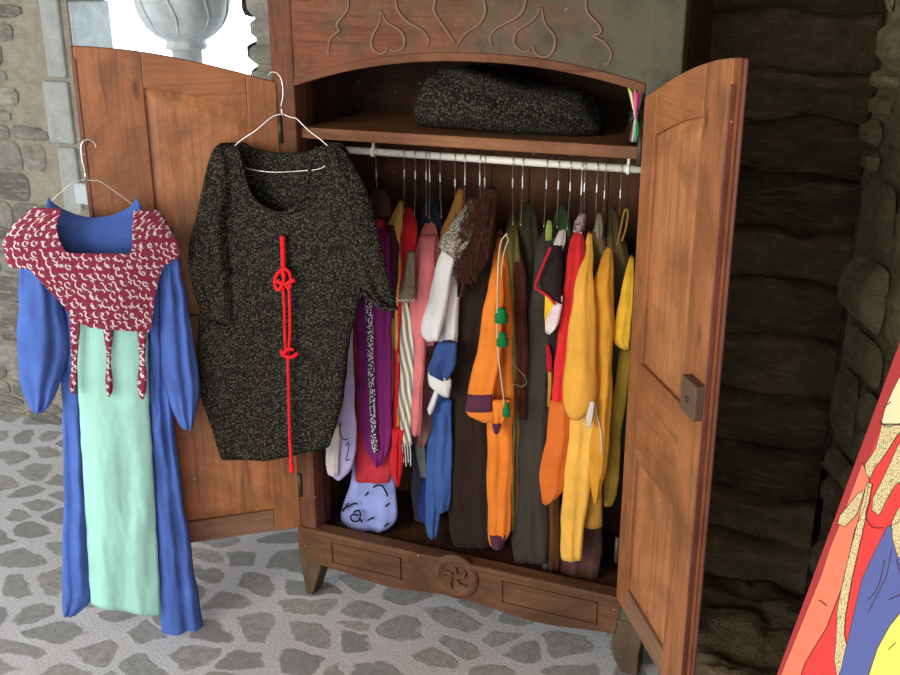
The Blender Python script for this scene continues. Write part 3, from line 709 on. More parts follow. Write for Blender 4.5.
for pts in ([(347, 508), (350, 502), (352, 500)], [(345, 507), (352, 503), (358, 500), (361, 501)], [(357, 509), (362, 507), (364, 511), (362, 517), (357, 518), (354, 514), (357, 511), (362, 512)], [(363, 515), (366, 519)], [(377, 484), (381, 482), (386, 483), (390, 490), (391, 493)], [(369, 492), (372, 489)], [(371, 517), (377, 514)], [(389, 503), (393, 500)], [(388, 523), (392, 520)], [(342, 519), (347, 521)]):
    stroke(o, pts, Yk, .0034, off=.028)
o = garment('red_dress', 'red dress behind the purple tunic, hem just above the pale blue skirt', 'dress', (372, 482), .09)
strip('skirt', [(205, 374, 382), (240, 362, 388), (300, 352, 388), (400, 354, 391), (470, 355, 392), (482, 356, 390)], cl('faded_red', 190, 52, 62), o, Yf=.09, Yt=.2, depth=.12, folds=1.8, seed=44)
o = garment('purple_tunic', 'purple tunic with a black and white dotted centre band, hem in a point', 'tunic', (377, 465), .05)
strip('body', [(212, 375, 382), (240, 362, 390), (300, 355, 392), (420, 359, 392), (440, 362, 391), (455, 368, 388), (466, 375, 381)], cl('purple_satin', 124, 34, 104, rough=.6), o, Yf=.05, Yt=.2, depth=.12, folds=2.6, amp=.008, seed=45)
n = NT('dotted_trim'); vo = n.n('ShaderNodeTexVoronoi', {'Vector': n.n('ShaderNodeTexCoord').outputs['UV'], 'Scale': 110.0}, voronoi_dimensions='2D').outputs['Distance']
M['trim'] = n.out(n.ramp(vo, [(.30, (.6, .55, .58)), (.42, (.03, .02, .03))]), .8)
strip('dotted_band', [(250, 363, 368), (300, 365, 372), (400, 369, 375), (452, 372, 378)], M['trim'], o, Yf=.02, depth=.01, dtop=.01, folds=1, amp=.002, seed=46, NU=8, bulge=.004)
o = garment('maroon_coat', 'dark maroon coat at the left end of the rail behind the knit sleeve', 'coat', (385, 460), .16)
strip('body', [(190, 374, 386), (210, 366, 392), (240, 364, 397), (300, 366, 400), (440, 375, 400), (460, 378, 398)], cl('dark_maroon', 58, 26, 30), o, Yf=.14, Yt=.22, depth=.14, folds=2, seed=47)
strip('collar', [(189, 372, 384), (200, 368, 390), (216, 368, 391)], cl('brown_fur', 76, 52, 42), o, Yf=.12, Yt=.2, depth=.06, folds=1, seed=48)
o = garment('yellow_shirt', 'ochre yellow shirt with pointed collar between maroon coat and red dress', 'shirt', (392, 430), .13)
strip('body', [(203, 398, 403), (215, 392, 403), (228, 385, 402), (250, 388, 404), (320, 390, 402), (430, 392, 402)], cl('straw', 206, 160, 84), o, Yf=.08, Yt=.16, L=40, depth=.1, folds=1.4, seed=49)
strip('vest_front', [(226, 386, 394), (245, 383, 400), (300, 380, 396), (318, 384, 394)], cl('plum_dark', 66, 30, 46), o, Yf=.065, Yt=.08, depth=.03, folds=1, seed=50)
o = garment('slim_red_dress', 'bright red slim dress with knotted hem beside the striped scarf', 'dress', (397, 486), .05)
strip('body', [(208, 405, 412), (225, 401, 418), (260, 398, 415), (300, 394, 410), (340, 394, 405), (420, 391, 404), (445, 389, 403)], cl('bright_red', 205, 36, 42), o, Yf=.08, Yt=.2, depth=.12, folds=1.4, seed=51)
strip('sash', [(430, 392, 404), (448, 391, 402), (455, 389, 405), (470, 391, 402), (486, 396, 399)], cl('bright_red', 205, 36, 42), o, Yf=.04, depth=.03, folds=2.5, amp=.006, seed=52)
# striped scarf
n = NT('grey_cream_stripes'); sp = n.n('ShaderNodeSeparateXYZ', {0: n.co('UV')}); q = n.math('FRACT', n.math('MULTIPLY', n.math('ADD', sp.outputs[0], n.math('MULTIPLY', sp.outputs[1], .22)), 44))
M['stripe'] = n.out(n.mix(n.math('GREATER_THAN', q, .48), srgb(214, 202, 172), srgb(120, 124, 122)), .9)
o = garment('striped_scarf', 'cream and grey striped scarf with fringed end beside the pink cardigan', 'scarf', (408, 465), .05)
strip('scarf', [(300, 402, 406), (320, 401, 412), (345, 400, 416), (400, 399, 414), (430, 400, 412), (445, 402, 412)], M['stripe'], o, Yf=.05, depth=.07, dtop=.05, folds=1.2, amp=.004, seed=53)
for k in range(4): stroke(o, [(403+k*2.6, 443), (404+k*2.6, 452), (405+k*2.3, 461+k % 2*4)], .05, .0022, cl('cream_cotton', 215, 205, 200), 'fringe', .01)
pink = cl('salmon_pink_wool', 214, 118, 118)
o = garment('pink_cardigan', 'salmon pink cardigan with hanging sleeve beside the white jacket', 'cardigan', (420, 436), .02)
strip('body', [(219, 428, 434), (232, 420, 438), (260, 412, 440), (300, 408, 440), (330, 410, 436), (345, 414, 434)], pink, o, Yf=.05, Yt=.18, L=45, depth=.12, folds=2, seed=54)
strip('sleeve', [(235, 420, 436), (280, 418, 434), (330, 416, 426), (380, 413, 424), (430, 411, 421), (435, 412, 420)], pink, o, Yf=.02, Yt=.10, depth=.05, folds=1, seed=55)
n = NT('olive_tweed'); M['tweed'] = n.out(n.mix(n.ramp(n.noise(n.co('Object'), 160, 3, .8), [(.4, (0, 0, 0)), (.6, (1, 1, 1))]), srgb(98, 92, 74), srgb(140, 128, 104)), .95)
strip('shawl_corner', [(252, 408, 414), (270, 404, 415), (290, 400, 416), (298, 399, 416), (302, 402, 412)], M['tweed'], o, Yf=.0, depth=.03, dtop=.02, folds=1, seed=56)
for k in range(9): stroke(o, [(400+k*2, 297+(k % 2)), (401+k*2, 299+(k % 2))], -.01, .0022, cl('cream_cotton', 215, 205, 200), 'bead_edge', .02)
o = garment('mauve_dress', 'mauve-brown embroidered dress below the white jacket sleeve', 'dress', (425, 445), .12)
strip('body', [(230, 430, 440), (330, 424, 437), (400, 418, 436), (430, 414, 432), (446, 415, 426)], cl('mauve_brown', 122, 84, 78), o, Yf=.10, Yt=.2, depth=.1, folds=1.5, seed=57)
o = garment('grey_trousers', 'pale grey-green trousers, low end beside the blue knit dress', 'trousers', (423, 477), .14)
strip('leg', [(300, 414, 426), (430, 413, 425), (470, 418, 426), (477, 420, 426)], cl('grey_green', 108, 116, 112), o, Yf=.13, depth=.08, folds=1, seed=58)
o = garment('navy_coat', 'dark navy coat shoulders behind the pink cardigan', 'coat', (430, 520), .2)
strip('body', [(196, 428, 434), (212, 422, 440), (240, 416, 446), (300, 412, 452), (500, 412, 440), (520, 414, 438)], cl('dark_navy', 34, 38, 52), o, Yf=.17, Yt=.24, depth=.14, folds=2, seed=59)
o = garment('ochre_coat', 'mustard brown coat shoulder rising above the white jacket', 'coat', (450, 400), .14)
strip('body', [(190, 458, 464), (205, 452, 464), (225, 443, 462), (245, 438, 456), (300, 436, 452), (400, 430, 446)], cl('mustard_brown', 150, 104, 50), o, Yf=.13, Yt=.22, L=50, depth=.12, folds=1.2, seed=60)
# white jacket
wht = cl('white_linen', 205, 203, 198, var=.12)
o = garment('white_jacket', 'white jacket with grey knitted shoulder and blue patch sleeve end', 'jacket', (440, 412), .02)
strip('body', [(232, 452, 462), (250, 445, 462), (300, 440, 460), (340, 438, 457), (349, 440, 457)], wht, o, Yf=.05, Yt=.12, depth=.10, folds=1.8, seed=61)
strip('sleeve', [(238, 444, 460), (260, 438, 456), (290, 430, 450), (320, 422, 445), (334, 419, 442), (340, 425, 440)], wht, o, Yf=.01, Yt=.06, depth=.05, folds=1.4, seed=62)
strip('knit_shoulder', [(201, 469, 474), (212, 460, 478), (225, 450, 477), (240, 440, 473), (248, 436, 466), (256, 450, 461), (261, 456, 460)], knit('grey_shoulder_knit', srgb(158, 150, 136), srgb(196, 188, 170), 1.7, .4), o, Yf=.0, Yt=.14, L=50, depth=.06, folds=1.6, seed=63)
strip('blue_patch', [(343, 438, 457), (355, 434, 457), (368, 427, 456), (374, 426, 452), (380, 440, 448)], cl('denim_blue', 52, 76, 128), o, Yf=.0, depth=.03, dtop=.03, folds=1, seed=64)
strip('cuff', [(368, 428, 434), (376, 427, 452), (388, 430, 451), (393, 438, 449), (397, 444, 449)], wht, o, Yf=.01, depth=.03, dtop=.03, folds=1, seed=65)
strip('tie_end', [(388, 435, 441), (400, 431, 437), (411, 427, 434), (414, 429, 432)], wht, o, Yf=.02, depth=.01, dtop=.01, folds=1, seed=66, NU=8)
bk = cloth('blue_wool', srgb(58, 90, 148), var=.3, bs=.7)
o = garment('blue_knit_dress', 'blue knitted dress trailing to the wardrobe floor under the white jacket', 'dress', (440, 535), .07)
strip('body', [(250, 440, 456), (345, 438, 458), (395, 431, 452), (450, 427, 450), (500, 425, 442), (530, 426, 438), (538, 428, 436)], bk, o, Yf=.10, Yt=.18, depth=.12, folds=1.6, seed=67)
strip('sleeve', [(400, 438, 452), (440, 436, 452), (480, 433, 452), (500, 433, 451), (511, 437, 447)], bk, o, Yf=.06, depth=.04, folds=1, seed=68)
strip('underskirt', [(480, 423, 440), (515, 418, 436), (524, 424, 436)], cl('deep_blue', 34, 42, 110), o, Yf=.13, depth=.08, folds=2, seed=69)
# dark robe with fur
dk = cl('dark_brown_wool', 42, 29, 21, var=.2)
o = garment('brown_robe', 'long dark brown robe with brown fur collar left of the orange tunic', 'robe', (472, 545), .09)
strip('body', [(205, 480, 492), (230, 474, 496), (280, 462, 492), (300, 455, 490), (330, 452, 488), (400, 450, 486), (480, 446, 490), (535, 450, 492), (546, 455, 490)], dk, o, Yf=.09, Yt=.2, depth=.16, folds=3, amp=.01, seed=70)
fur = NT('brown_fur_pile'); fv = fur.noise(fur.co('Object', (1, 1, .35)), 120, 4, .7)
M['fur'] = fur.out(fur.ramp(fv, [(.3, srgb(34, 18, 12)), (.7, srgb(98, 56, 40))]), .95, fv, 1, .015, .05, .05)
strip('fur_collar', [(190, 486, 495), (205, 478, 498), (225, 467, 497), (240, 460, 493), (255, 459, 488), (268, 457, 486), (280, 455, 468), (296, 457, 463)], M['fur'], o, Yf=.02, Yt=.15, L=60, depth=.08, folds=2.4, amp=.016, seed=71, edge=2.2)
tf = Vector; rs = random.Random(4); b = MB()
for k in range(1500):
    t = rs.random(); y = 196+t*82; x = 482-t*14+rs.uniform(-1, 1)*(9+6*math.sin(t*3)); p = at(x, y, .13-.11*min(1, (y-190)/60)**.7)+Vector((0, -.03, 0)); q = p+Vector((rs.uniform(-.02, .02), -rs.uniform(.002, .018), -rs.uniform(.0, .028)))
    b.add([p+Vector((-.0012, 0, 0)), p+Vector((.0012, 0, 0)), p+Vector((0, .001, .0012)), q], [(0, 1, 3), (1, 2, 3), (2, 0, 3)])
fh = b.build('fur_hair', M['fur'], o); fh['kind'] = 'stuff'
org = cl('orange_linen', 218, 122, 42, var=.2); prp = cl('plum_trim', 84, 42, 62)
o = garment('orange_tunic', 'orange tunic with dark plum band on the wide sleeve', 'tunic', (500, 546), .03)
strip('body', [(232, 498, 503), (250, 494, 506), (300, 490, 512), (400, 488, 514), (440, 487, 513), (500, 487, 512), (535, 488, 511), (545, 490, 500)], org, o, Yf=.07, Yt=.18, depth=.14, folds=1.6, seed=72)
strip('sleeve', [(238, 497, 503), (260, 493, 504), (300, 485, 504), (350, 477, 502), (395, 467, 494), (410, 465, 494), (418, 463, 494), (421, 480, 495)], org, o, Yf=.01, Yt=.12, L=60, depth=.05, folds=1.2, seed=73)
strip('sleeve_band', [(394.5, 467.3, 492.5), (411, 465, 492.5)], prp, o, Yf=.002, depth=.03, dtop=.03, folds=1.2, amp=.004, seed=73, edge=.2)
strip('sleeve_point', [(400, 490, 512), (415, 492, 506), (428, 493, 501), (433, 495, 499)], org, o, Yf=.01, depth=.02, dtop=.02, folds=1, seed=74)
strip('point_trim', [(424, 492, 501), (430, 493, 499), (434, 495, 498)], prp, o, Yf=.0, depth=.02, dtop=.01, folds=1, seed=74, NU=8)
strip('hem_band', [(535, 490, 506), (548, 491, 504)], prp, o, Yf=.06, depth=.05, dtop=.05, folds=1, seed=75)
o = garment('khaki_robe', 'olive khaki robe with white cord and green tassels beside the orange tunic', 'robe', (515, 540), .08)
strip('body', [(216, 510, 515), (232, 504, 518), (260, 502, 522), (320, 503, 525), (400, 506, 520), (500, 508, 518), (530, 508, 516)], cl('khaki', 104, 92, 48), o, Yf=.09, Yt=.2, depth=.14, folds=1.8, seed=76)
cordm = cl('cream_cord', 210, 196, 160)
stroke(o, [(510, 232), (506, 236), (503, 243), (501, 262), (500, 300), (500, 340), (503, 370), (507, 402)], -.01, .0022, cordm, 'cord')
stroke(o, [(508, 232), (511, 238), (508, 246), (505, 260), (504, 275)], .03, .0018, cordm, 'cord')
tas = cl('emerald_thread', 22, 120, 58, bs=.8)
for (x, y, h, wd_) in ((504, 313, 15, .020), (505, 337, 14, .018), (509, 407, 14, .012)):
    b = MB(); p0 = at(x, y-h*.5, -.01); p1 = at(x, y+h*.5, -.01); zc = (p0.z-p1.z)
    b.lathe((p0.x, p0.y-.02, p1.z), [(.002, zc), (wd_*.5, zc*.95), (wd_*.75, zc*.8), (wd_*.6, zc*.7), (wd_*1.0, zc*.45), (wd_*.95, 0.0), (.004, -.001)], 20, lambda t, th: 1+.10*math.cos(th*9))
    b.build('tassel', tas, o, True)
thr = cl('thin_thread', 150, 150, 130)
stroke(o, [(512, 358), (520, 366), (527, 374), (529, 380), (524, 384), (517, 382), (511, 390)], .03, .0007, thr, 'loose_thread')
o = garment('green_coat', 'dark olive green coat at mid rail behind the khaki robe', 'coat', (528, 540), .15)
strip('body', [(204, 524, 531), (215, 518, 537), (240, 514, 540), (255, 518, 540), (300, 520, 540), (400, 520, 538), (540, 520, 538)], cl('dark_olive', 50, 48, 28), o, Yf=.14, Yt=.22, depth=.14, folds=2, seed=77)
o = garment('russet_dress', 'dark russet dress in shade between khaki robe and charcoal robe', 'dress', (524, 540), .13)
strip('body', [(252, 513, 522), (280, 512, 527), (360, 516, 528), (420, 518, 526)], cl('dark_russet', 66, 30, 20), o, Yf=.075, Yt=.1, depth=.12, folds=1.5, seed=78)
o = garment('charcoal_robe', 'long charcoal grey robe hanging right of the green-tasselled robe', 'robe', (530, 560), .06)
strip('body', [(226, 544, 551), (240, 538, 554), (280, 532, 556), (340, 526, 556), (400, 518, 552), (480, 513, 548), (540, 511, 548), (562, 514, 548)], cl('charcoal_wool', 60, 53, 46, var=.2), o, Yf=.10, Yt=.19, depth=.15, folds=2.6, amp=.009, seed=79)
o = garment('grey_blue_skirt', 'grey-blue skirt hem low between charcoal robe and orange hem', 'skirt', (547, 565), .13)
strip('body', [(420, 540, 554), (500, 540, 554), (560, 541, 550), (568, 543, 550)], cl('grey_blue', 92, 98, 104), o, Yf=.125, depth=.10, folds=1.5, seed=80)
o = garment('green_hood', 'leaf green hooded cloak peeking above the chequered tabard', 'cloak', (556, 420), .14)
strip('body', [(207, 559, 564), (215, 554, 569), (240, 550, 573), (300, 550, 570), (420, 550, 566)], cl('forest_green', 46, 66, 36), o, Yf=.12, Yt=.2, depth=.12, folds=1.6, seed=81)
strip('pale_lining', [(221, 547, 551), (230, 545, 552), (240, 545, 551)], cl('leaf_green', 142, 158, 76), o, Yf=.08, Yt=.1, depth=.03, dtop=.02, folds=1, seed=82)
# tabard in red, black, white and yellow
blk = cl('black_felt', 40, 28, 28); rdt = cl('tabard_red', 196, 28, 48); yel = cl('tabard_yellow', 236, 190, 40); wt2 = cl('tabard_white', 216, 200, 198)
o = garment('tabard', 'patchwork tabard of black, red, white and yellow with pointed sleeve', 'tabard', (552, 405), .03)
strip('body', [(226, 561, 566), (245, 556, 567), (290, 550, 568), (340, 548, 564), (368, 549, 556)], blk, o, Yf=.07, Yt=.16, depth=.10, folds=1.2, seed=83)
strip('white_shoulder', [(226, 561, 566), (240, 555, 566), (250, 553, 563), (256, 558, 562)], wt2, o, Yf=.045, Yt=.14, depth=.02, dtop=.02, folds=1, seed=84)
strip('sleeve', [(246, 552, 562), (262, 545, 562), (280, 539, 562), (288, 539, 562), (300, 552, 563), (303, 558, 563)], blk, o, Yf=.02, Yt=.05, depth=.04, dtop=.03, folds=1, seed=85)
stroke(o, [(553, 246), (546, 262), (538, 283), (541, 288), (550, 294), (558, 303)], .02, .0042, rdt, 'red_edging', .022)
strip('yellow_patch', [(292, 545, 553), (310, 545, 556), (322, 545, 551), (332, 545, 547)], yel, o, Yf=.03, depth=.02, dtop=.02, folds=1, seed=86)
strip('white_patch', [(296, 557, 563), (306, 552, 563), (318, 546, 561), (328, 546, 557), (334, 547, 550)], wt2, o, Yf=.02, depth=.02, dtop=.02, folds=1, seed=87)
strip('red_fringe', [(346, 546, 550), (358, 547, 553), (372, 547, 551)], rdt, o, Yf=.05, depth=.02, dtop=.02, folds=2, amp=.004, seed=88)
strip('yellow_tail', [(368, 547, 553), (385, 548, 552), (406, 547, 551)], cl('ochre', 190, 140, 62), o, Yf=.06, depth=.02, dtop=.02, folds=1, seed=89)
o = garment('red_orange_gown', 'scarlet gown with bright orange lower half and grey patterned collar', 'gown', (552, 505), .03)
strip('bodice', [(229, 575, 582), (245, 569, 585), (270, 565, 584), (300, 562, 582), (340, 557, 579), (380, 553, 575), (408, 551, 570)], cl('scarlet_linen', 214, 44, 46), o, Yf=.045, Yt=.15, depth=.12, folds=1.6, seed=90)
strip('skirt', [(402, 550, 572), (440, 546, 570), (470, 540, 567), (485, 539, 565), (495, 541, 562), (504, 542, 548)], cl('tangerine_linen', 206, 104, 40, var=.2), o, Yf=.03, depth=.11, dtop=.09, folds=1.3, seed=91)
n = NT('grey_pink_weave'); M['weave'] = n.out(n.mix(n.ramp(n.noise(n.co('Object'), 130, 3, .8), [(.42, (0, 0, 0)), (.58, (1, 1, 1))]), srgb(70, 58, 56), srgb(176, 150, 148)), .9)
strip('collar', [(214, 579, 586), (222, 574, 586), (232, 572, 582)], M['weave'], o, Yf=.06, Yt=.12, depth=.05, dtop=.04, folds=1.4, seed=92)
mus = cl('mustard_linen', 218, 158, 62, var=.2); mus2 = cl('mustard_fleece', 205, 142, 44, var=.25, bs=.6)
o = garment('mustard_gown', 'mustard yellow gown with full puffed sleeve and long straight hem', 'gown', (572, 560), .0)
strip('sleeve', [(234, 587, 592), (255, 582, 593), (280, 576, 594), (310, 571, 596), (350, 566, 597), (385, 563, 597), (405, 563, 595), (414, 566, 588), (419, 570, 581)], mus, o, Yf=-.005, Yt=.12, L=60, depth=.08, folds=1.2, amp=.005, seed=93, bulge=.03)
strip('body', [(395, 570, 598), (430, 568, 598), (480, 563, 592), (520, 561, 585), (550, 560, 583), (559, 561, 582)], cl('mustard_skirt', 226, 172, 74, var=.2), o, Yf=.03, depth=.10, dtop=.1, folds=1.5, seed=94)
strip('under_hem', [(480, 578, 602), (515, 578, 603), (526, 580, 603)], cl('ochre_gold', 190, 138, 56), o, Yf=.08, depth=.05, dtop=.05, folds=1, seed=95)
o = garment('mustard_fleece_robe', 'mustard fleece robe with white lace edge right of the puffed sleeve', 'robe', (600, 505), .01)
strip('body', [(242, 608, 611), (255, 602, 613), (275, 595, 614), (300, 591, 614), (312, 593, 614), (350, 596, 613), (400, 594, 612), (440, 590, 610), (470, 588, 606), (495, 592, 600), (504, 594, 597)], mus2, o, Yf=.02, Yt=.13, L=50, depth=.12, folds=1.6, seed=96)
lace = cl('white_lace', 210, 200, 184)
stroke(o, [(592, 318), (594, 330), (595, 350), (597, 372), (596, 392), (599, 412), (603, 430), (604, 450)], .02, .0022, lace, 'lace_edge', .026)
strip('lace_tuft', [(402, 590, 595), (412, 586, 594), (422, 585, 592), (428, 587, 590)], lace, o, Yf=-.025, depth=.02, dtop=.02, folds=2, amp=.004, seed=97)
o = garment('leopard_dress', 'olive dress with leopard-spotted collar between mustard gown and fleece robe', 'dress', (598, 400), .13)
strip('body', [(216, 598, 602), (226, 593, 605), (250, 590, 606), (400, 592, 604)], cl('olive_brown', 92, 78, 46), o, Yf=.11, Yt=.18, depth=.10, folds=1.4, seed=98)
strip('collar', [(214, 597, 602), (226, 594, 604), (238, 597, 602)], M['tweed'], o, Yf=.08, Yt=.15, depth=.03, dtop=.03, folds=1, seed=99)
o = garment('dark_olive_gown', 'dark olive gown near the right end of the rail', 'gown', (614, 450), .14)
strip('body', [(210, 611, 616), (225, 606, 622), (260, 606, 630), (350, 608, 630), (450, 610, 628)], cl('deep_olive', 74, 60, 34), o, Yf=.12, Yt=.2, depth=.12, folds=2, seed=100)  # dark olive cloth all over
stroke(o, [(617, 246), (621, 228), (624, 213), (627, 209), (628, 216), (625, 232), (619, 248)], .11, .003, cl('gold_braid', 150, 118, 52), 'gold_braid', .0)
o = garment('yellow_dress', 'bright yellow dress sleeve at the right end against the door', 'dress', (622, 350), .03)
strip('sleeve', [(258, 629, 634), (275, 625, 634), (300, 619, 634), (330, 612, 632), (341, 611, 630), (349, 621, 629)], cl('sun_yellow', 228, 174, 48), o, Yf=.04, Yt=.10, depth=.06, folds=1, seed=101)
strip('body', [(350, 620, 634), (430, 606, 622), (495, 603, 618), (506, 604, 612)], cl('mustard_green', 150, 118, 40), o, Yf=.08, depth=.06, folds=.5, amp=.003, seed=102)
o = garment('brown_skirt', 'mauve-brown skirt hem under the mustard gown near the right post', 'skirt', (580, 580), .12)
strip('body', [(505, 556, 604), (540, 556, 602), (572, 558, 600), (582, 562, 598)], cl('mauve_dark', 88, 58, 50), o, Yf=.135, depth=.08, dtop=.08, folds=3.5, amp=.008, seed=103)
strip('front_panel', [(490, 546, 560), (560, 547, 560), (572, 548, 559)], cl('brown_linen', 88, 56, 28), o, Yf=.12, depth=.04, dtop=.04, folds=1, seed=104)

# hangers along the rail: (px, neighbour wording)
hk = [(376, 'over the maroon coat'), (404, 'over the yellow shirt'), (415, 'over the slim red dress'), (426, 'left of the close pair above pink cardigan'), (429.5, 'right of the close pair above pink cardigan'),
      (440, 'between the pink cardigan and brown coat'), (455, 'over the mustard brown coat'), (465, 'over the white jacket'), (480, 'left of the pair above the fur collar'), (485, 'right of the pair above the fur collar'), (513, 'over the orange tunic'), (523, 'over the khaki robe'),
      (547, 'over the charcoal robe'), (559, 'over the green hooded cloak'), (571, 'over the patchwork tabard'), (582.5, 'over the scarlet and orange gown'), (585.5, 'over the mustard puffed-sleeve gown'), (598, 'over the leopard-collared dress'), (606, 'over the mustard fleece robe'), (622, 'at the right end of the rail')]
rs = random.Random(9)
for i, (px, txt) in enumerate(hk):
    x = at(px, 163, .26).x; tw = (x-CAM.x)/(.26-CAM.y)+rs.uniform(-.04, .04)
    wire_hanger('thin wire hanger hook on the clothes rail '+txt, 'wire hangers on the clothes rail', (x, .26, 1.6588), .15, (tw, 1, 0), drop=.09, hook=rs.uniform(.095, .115), open_side=1 if rs.random() < .6 else -1, bar=False)

# ------------------------------------------------------------------ on the shelf
rows = [(.415, .02, .05), (.44, .06, .12), (.47, .125, .17), (.50, .147, .20), (.60, .150, .22), (.68, .140, .22), (.78, .125, .20), (.87, .108, .18), (.95, .098, .15), (.99, .085, .12), (1.015, .05, .08), (1.03, .01, .02)]
v = []; uv = []; f = []; NX, NR = 70, 36
for i in range(NX+1):
    x = .425+.60*i/NX; h, dp = interp(rows, x)
    for k in range(NR):
        th = 2*math.pi*k/NR; cy, cz = math.cos(th), math.sin(th)
        yy = .20-dp*.5*0+dp*.62*math.copysign(abs(cy)**.7, cy); zz = h*.5+h*.5*math.copysign(abs(cz)**.75, cz)
        fold = .012*math.sin(zz*60+x*9)+.02*noise.noise(Vector((x*5, yy*8, zz*12)))
        # a slanting fold line down to the right
        ln = .155-.19*(x-.55)
        crease = -.05*math.exp(-((zz-ln+.03)/.014)**2)+.02*math.exp(-((zz-ln-.005)/.02)**2) if .50 < x < 1.0 else 0
        zz2 = max(.0, zz+(.012*noise.noise(Vector((x*7, th, 2))) if zz > .02 else 0))
        v.append((x, yy-(fold if cy < 0 else 0)-(crease if cy < 0 else 0), 1.7505+zz2*1.32)); uv.append((x, th*.09))
for i in range(NX):
    for k in range(NR): f.append((i*NR+k, i*NR+(k+1) % NR, (i+1)*NR+(k+1) % NR, (i+1)*NR+k))
f += [tuple(range(NR)), tuple(NX*NR+k for k in reversed(range(NR)))]
o = mesh('folded_blanket', v, f, wool, None, True, uv); tag(o, 'dark speckled chunky-knit bundle folded on the wardrobe top shelf', 'folded knitwear')
jx, jy, jz = at(636, 130, .072).x, .072, 1.7502
gl = NT('jar_glass'); gl.b.inputs['Transmission Weight'].default_value = 1; gl.b.inputs['Roughness'].default_value = .05; gl.b.inputs['Base Color'].default_value = (.9, .93, .92, 1); gl.b.inputs['IOR'].default_value = 1.12; gl.b.inputs['Base Color'].default_value = (.98, .99, .98, 1)
jar = root('glass_jar', (jx, jy, jz))
b = MB(); b.lathe((jx, jy, jz), [(.004, .0), (.026, .0), (.030, .006), (.031, .08), (.027, .092), (.027, .10), (.0245, .10), (.0245, .09), (.028, .078), (.027, .008), (.003, .006)], 28); b.build('body', gl.m, jar, True)
b = MB(); b.tube([(jx+.0285*math.cos(a*.3), jy+.0285*math.sin(a*.3), jz+.096) for a in range(22)], .0025, 8, smooth=1); b.build('rim', gl.m, jar, True)
tag(jar, 'small clear glass jar full of coloured sticks on the shelf beside the right post', 'jar')
scols = [((60, 170, 150), 'teal'), ((70, 185, 120), 'green'), ((228, 110, 140), 'pink'), ((150, 60, 140), 'purple'), ((205, 215, 60), 'lime yellow'), ((230, 90, 110), 'coral'), ((90, 190, 190), 'turquoise'), ((240, 200, 190), 'pale peach'), ((120, 60, 150), 'violet'), ((170, 205, 70), 'yellow-green'), ((215, 60, 130), 'magenta'), ((245, 230, 120), 'pale yellow')]
for i, (c, nm) in enumerate(scols):
    a = i*2.4; r0 = .017; top_ = Vector((jx+.022*math.cos(a)-.004, jy+.02*math.sin(a)-.01, jz+.160+.012*math.sin(i*1.7))); bt = Vector((jx-r0*math.cos(a), jy-r0*math.sin(a), jz+.008))
    b = MB(); b.tube([bt, top_], .0034, 8, smooth=1)
    o = b.build('stick', cl('stick_'+nm.replace(' ', '_').replace('-', '_'), *c, rough=.45, bs=.0), None, True); tag(o, nm+' stick standing in the glass jar on the shelf', 'stick', 'coloured sticks in the glass jar')

# ------------------------------------------------------------------ painted board leaning on the right
B0 = at(776, 678, -.80); A0 = at(900, 343, -.745); ud = Vector((.39, -.92, 0)); ed_ = (A0-B0).normalized(); bn = ud.cross(ed_).normalized()
if bn.dot(CAM-B0) < 0: bn = -bn
def bp(px, py, off=0):
    d = Fw+Rt*((px-450)/FP)-Up*((py-337.5)/FP); return CAM+d*((B0-CAM).dot(bn)/d.dot(bn))+bn*off
low = B0-ed_*(B0.z/ed_.z); hi = low+ed_*1.95
pb = root('painted_board', tuple(low))
def slab(name, pts, t0, t1, m):
    P = [p+bn*t1 for p in pts]+[p+bn*t0 for p in pts]; n_ = len(pts)
    o = mesh(name, P, [tuple(range(n_)), tuple(reversed(range(n_, 2*n_)))]+[(i, (i+1) % n_, n_+(i+1) % n_, n_+i) for i in range(n_)], m, pb, False)
    bm = bmesh.new(); bm.from_mesh(o.data); bmesh.ops.recalc_face_normals(bm, faces=bm.faces); bm.to_mesh(o.data); bm.free(); return o
def paint(k, r, g, b_): return simple(k, srgb(r, g, b_), .55, 0, .3, 25, .06)
slab('board', [low, low+ud*1.0, hi+ud*1.0, hi], -.02, 0, paint('red_paint', 226, 66, 62))
slab('border', [low, low+ud*.045, hi+ud*.045, hi], 0, .0008, paint('dark_red_paint', 176, 58, 58))
n = NT('mail_paint'); ve = n.n('ShaderNodeTexVoronoi', {'Vector': n.co('Object'), 'Scale': 150.0}, feature='DISTANCE_TO_EDGE').outputs['Distance']
M['mail'] = n.out(n.ramp(ve, [(.04, srgb(150, 125, 80)), (.10, srgb(232, 214, 160))]), .6)
cream = paint('cream_paint', 238, 222, 172); inkm = paint('ink_paint', 84, 52, 44)
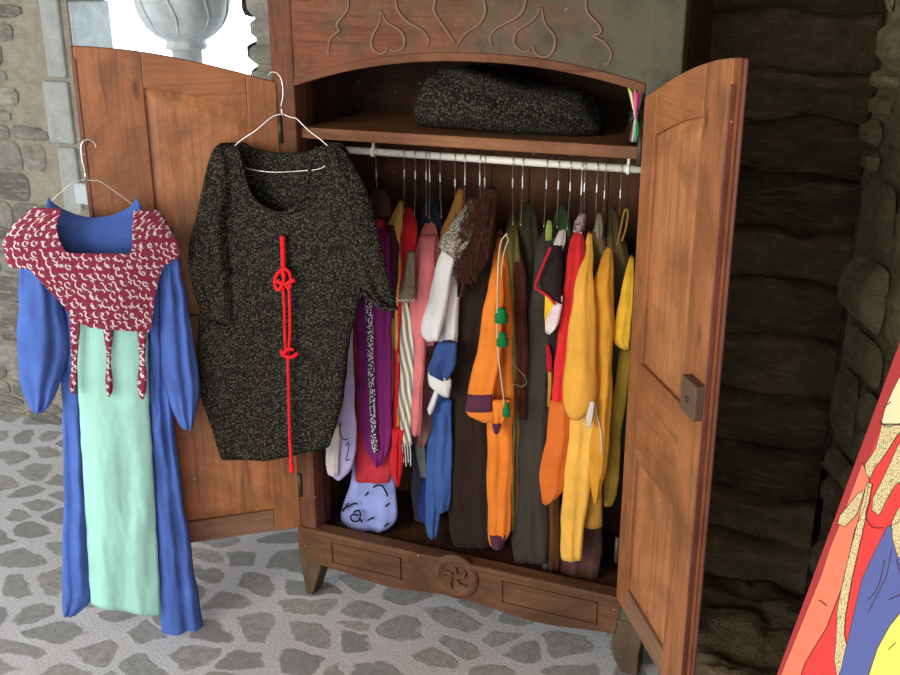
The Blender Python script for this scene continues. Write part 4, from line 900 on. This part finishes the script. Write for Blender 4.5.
shapes = [('salmon_shape', paint('salmon_paint', 240, 128, 96), [(781, 676), (822, 575), (830, 550), (840, 525), (863, 463), (870, 480), (866, 505), (855, 531), (843, 586), (827, 628), (806, 662), (801, 676)]),
 ('leg_shape', M['mail'], [(868, 482), (873, 484), (866, 520), (853, 577), (846, 616), (845, 635), (848, 648), (843, 668), (838, 678), (835, 660), (837, 640), (838, 610), (845, 575), (859, 520)]),
 ('robe_shape', cream, [(882, 424), (886, 408), (893, 392), (902, 374), (920, 345), (925, 425), (892, 424)]),
 ('foot_shape', M['mail'], [(882.7, 425), (877, 448), (866, 465), (867, 474), (871, 479), (875.6, 468), (884, 458), (898, 436), (912, 418), (900, 424)]),
 ('foot_shape', M['mail'], [(905, 434), (899, 446), (884, 479), (874, 498), (873, 510), (880, 515.6), (888.6, 498), (896, 486), (915, 470)]),
 ('foot_shape', M['mail'], [(859, 493.6), (841, 516), (839, 524), (846, 527), (858, 515), (866, 490)]),
 ('blue_shape', paint('blue_paint', 92, 102, 160), [(888.5, 527), (872.5, 559), (863, 580), (854, 619), (845, 658), (840, 678), (869, 678), (879, 648), (891, 626), (920, 590), (920, 500), (897, 524)]),
 ('yellow_shape', paint('yellow_paint', 246, 240, 104), [(869, 679), (879, 648.5), (891, 626.5), (920, 591), (930, 679)]),
 ('cream_shape', M['mail'], [(893, 523), (898, 512), (915, 490), (915, 580), (899, 556), (894, 540)])]
for i, (nm, m_, pts) in enumerate(shapes):
    slab(nm, [bp(x, y) for x, y in pts], .0006, .0012+.0002*i, m_)
    b = MB(); b.tube([bp(x, y, .0014+.0002*i) for x, y in pts+[pts[0]]], .0008, 5, smooth=1); b.build('ink_outline', inkm, pb, True)
for pts in ([(881, 421), (888, 427), (897, 425), (905, 427)], [(893, 549), (888, 575), (880, 592), (870, 612)], [(886, 560), (880, 586), (870, 600)], [(898, 560), (905, 590), (890, 600)], [(872, 500), (867, 515), (873, 527), (884, 528)], [(820, 600), (828, 606)], [(885, 408), (892, 402)], [(890, 650), (897, 643)]):
    b = MB(); b.tube([bp(x, y, .0032) for x, y in pts], .0009, 5); b.build('ink_line', inkm, pb, True)
tag(pb, 'tall painted red board with figure in chain mail, leaning at the right', 'painted board')
for o in bpy.data.objects:
    if '_loc' in o: del o['_loc']
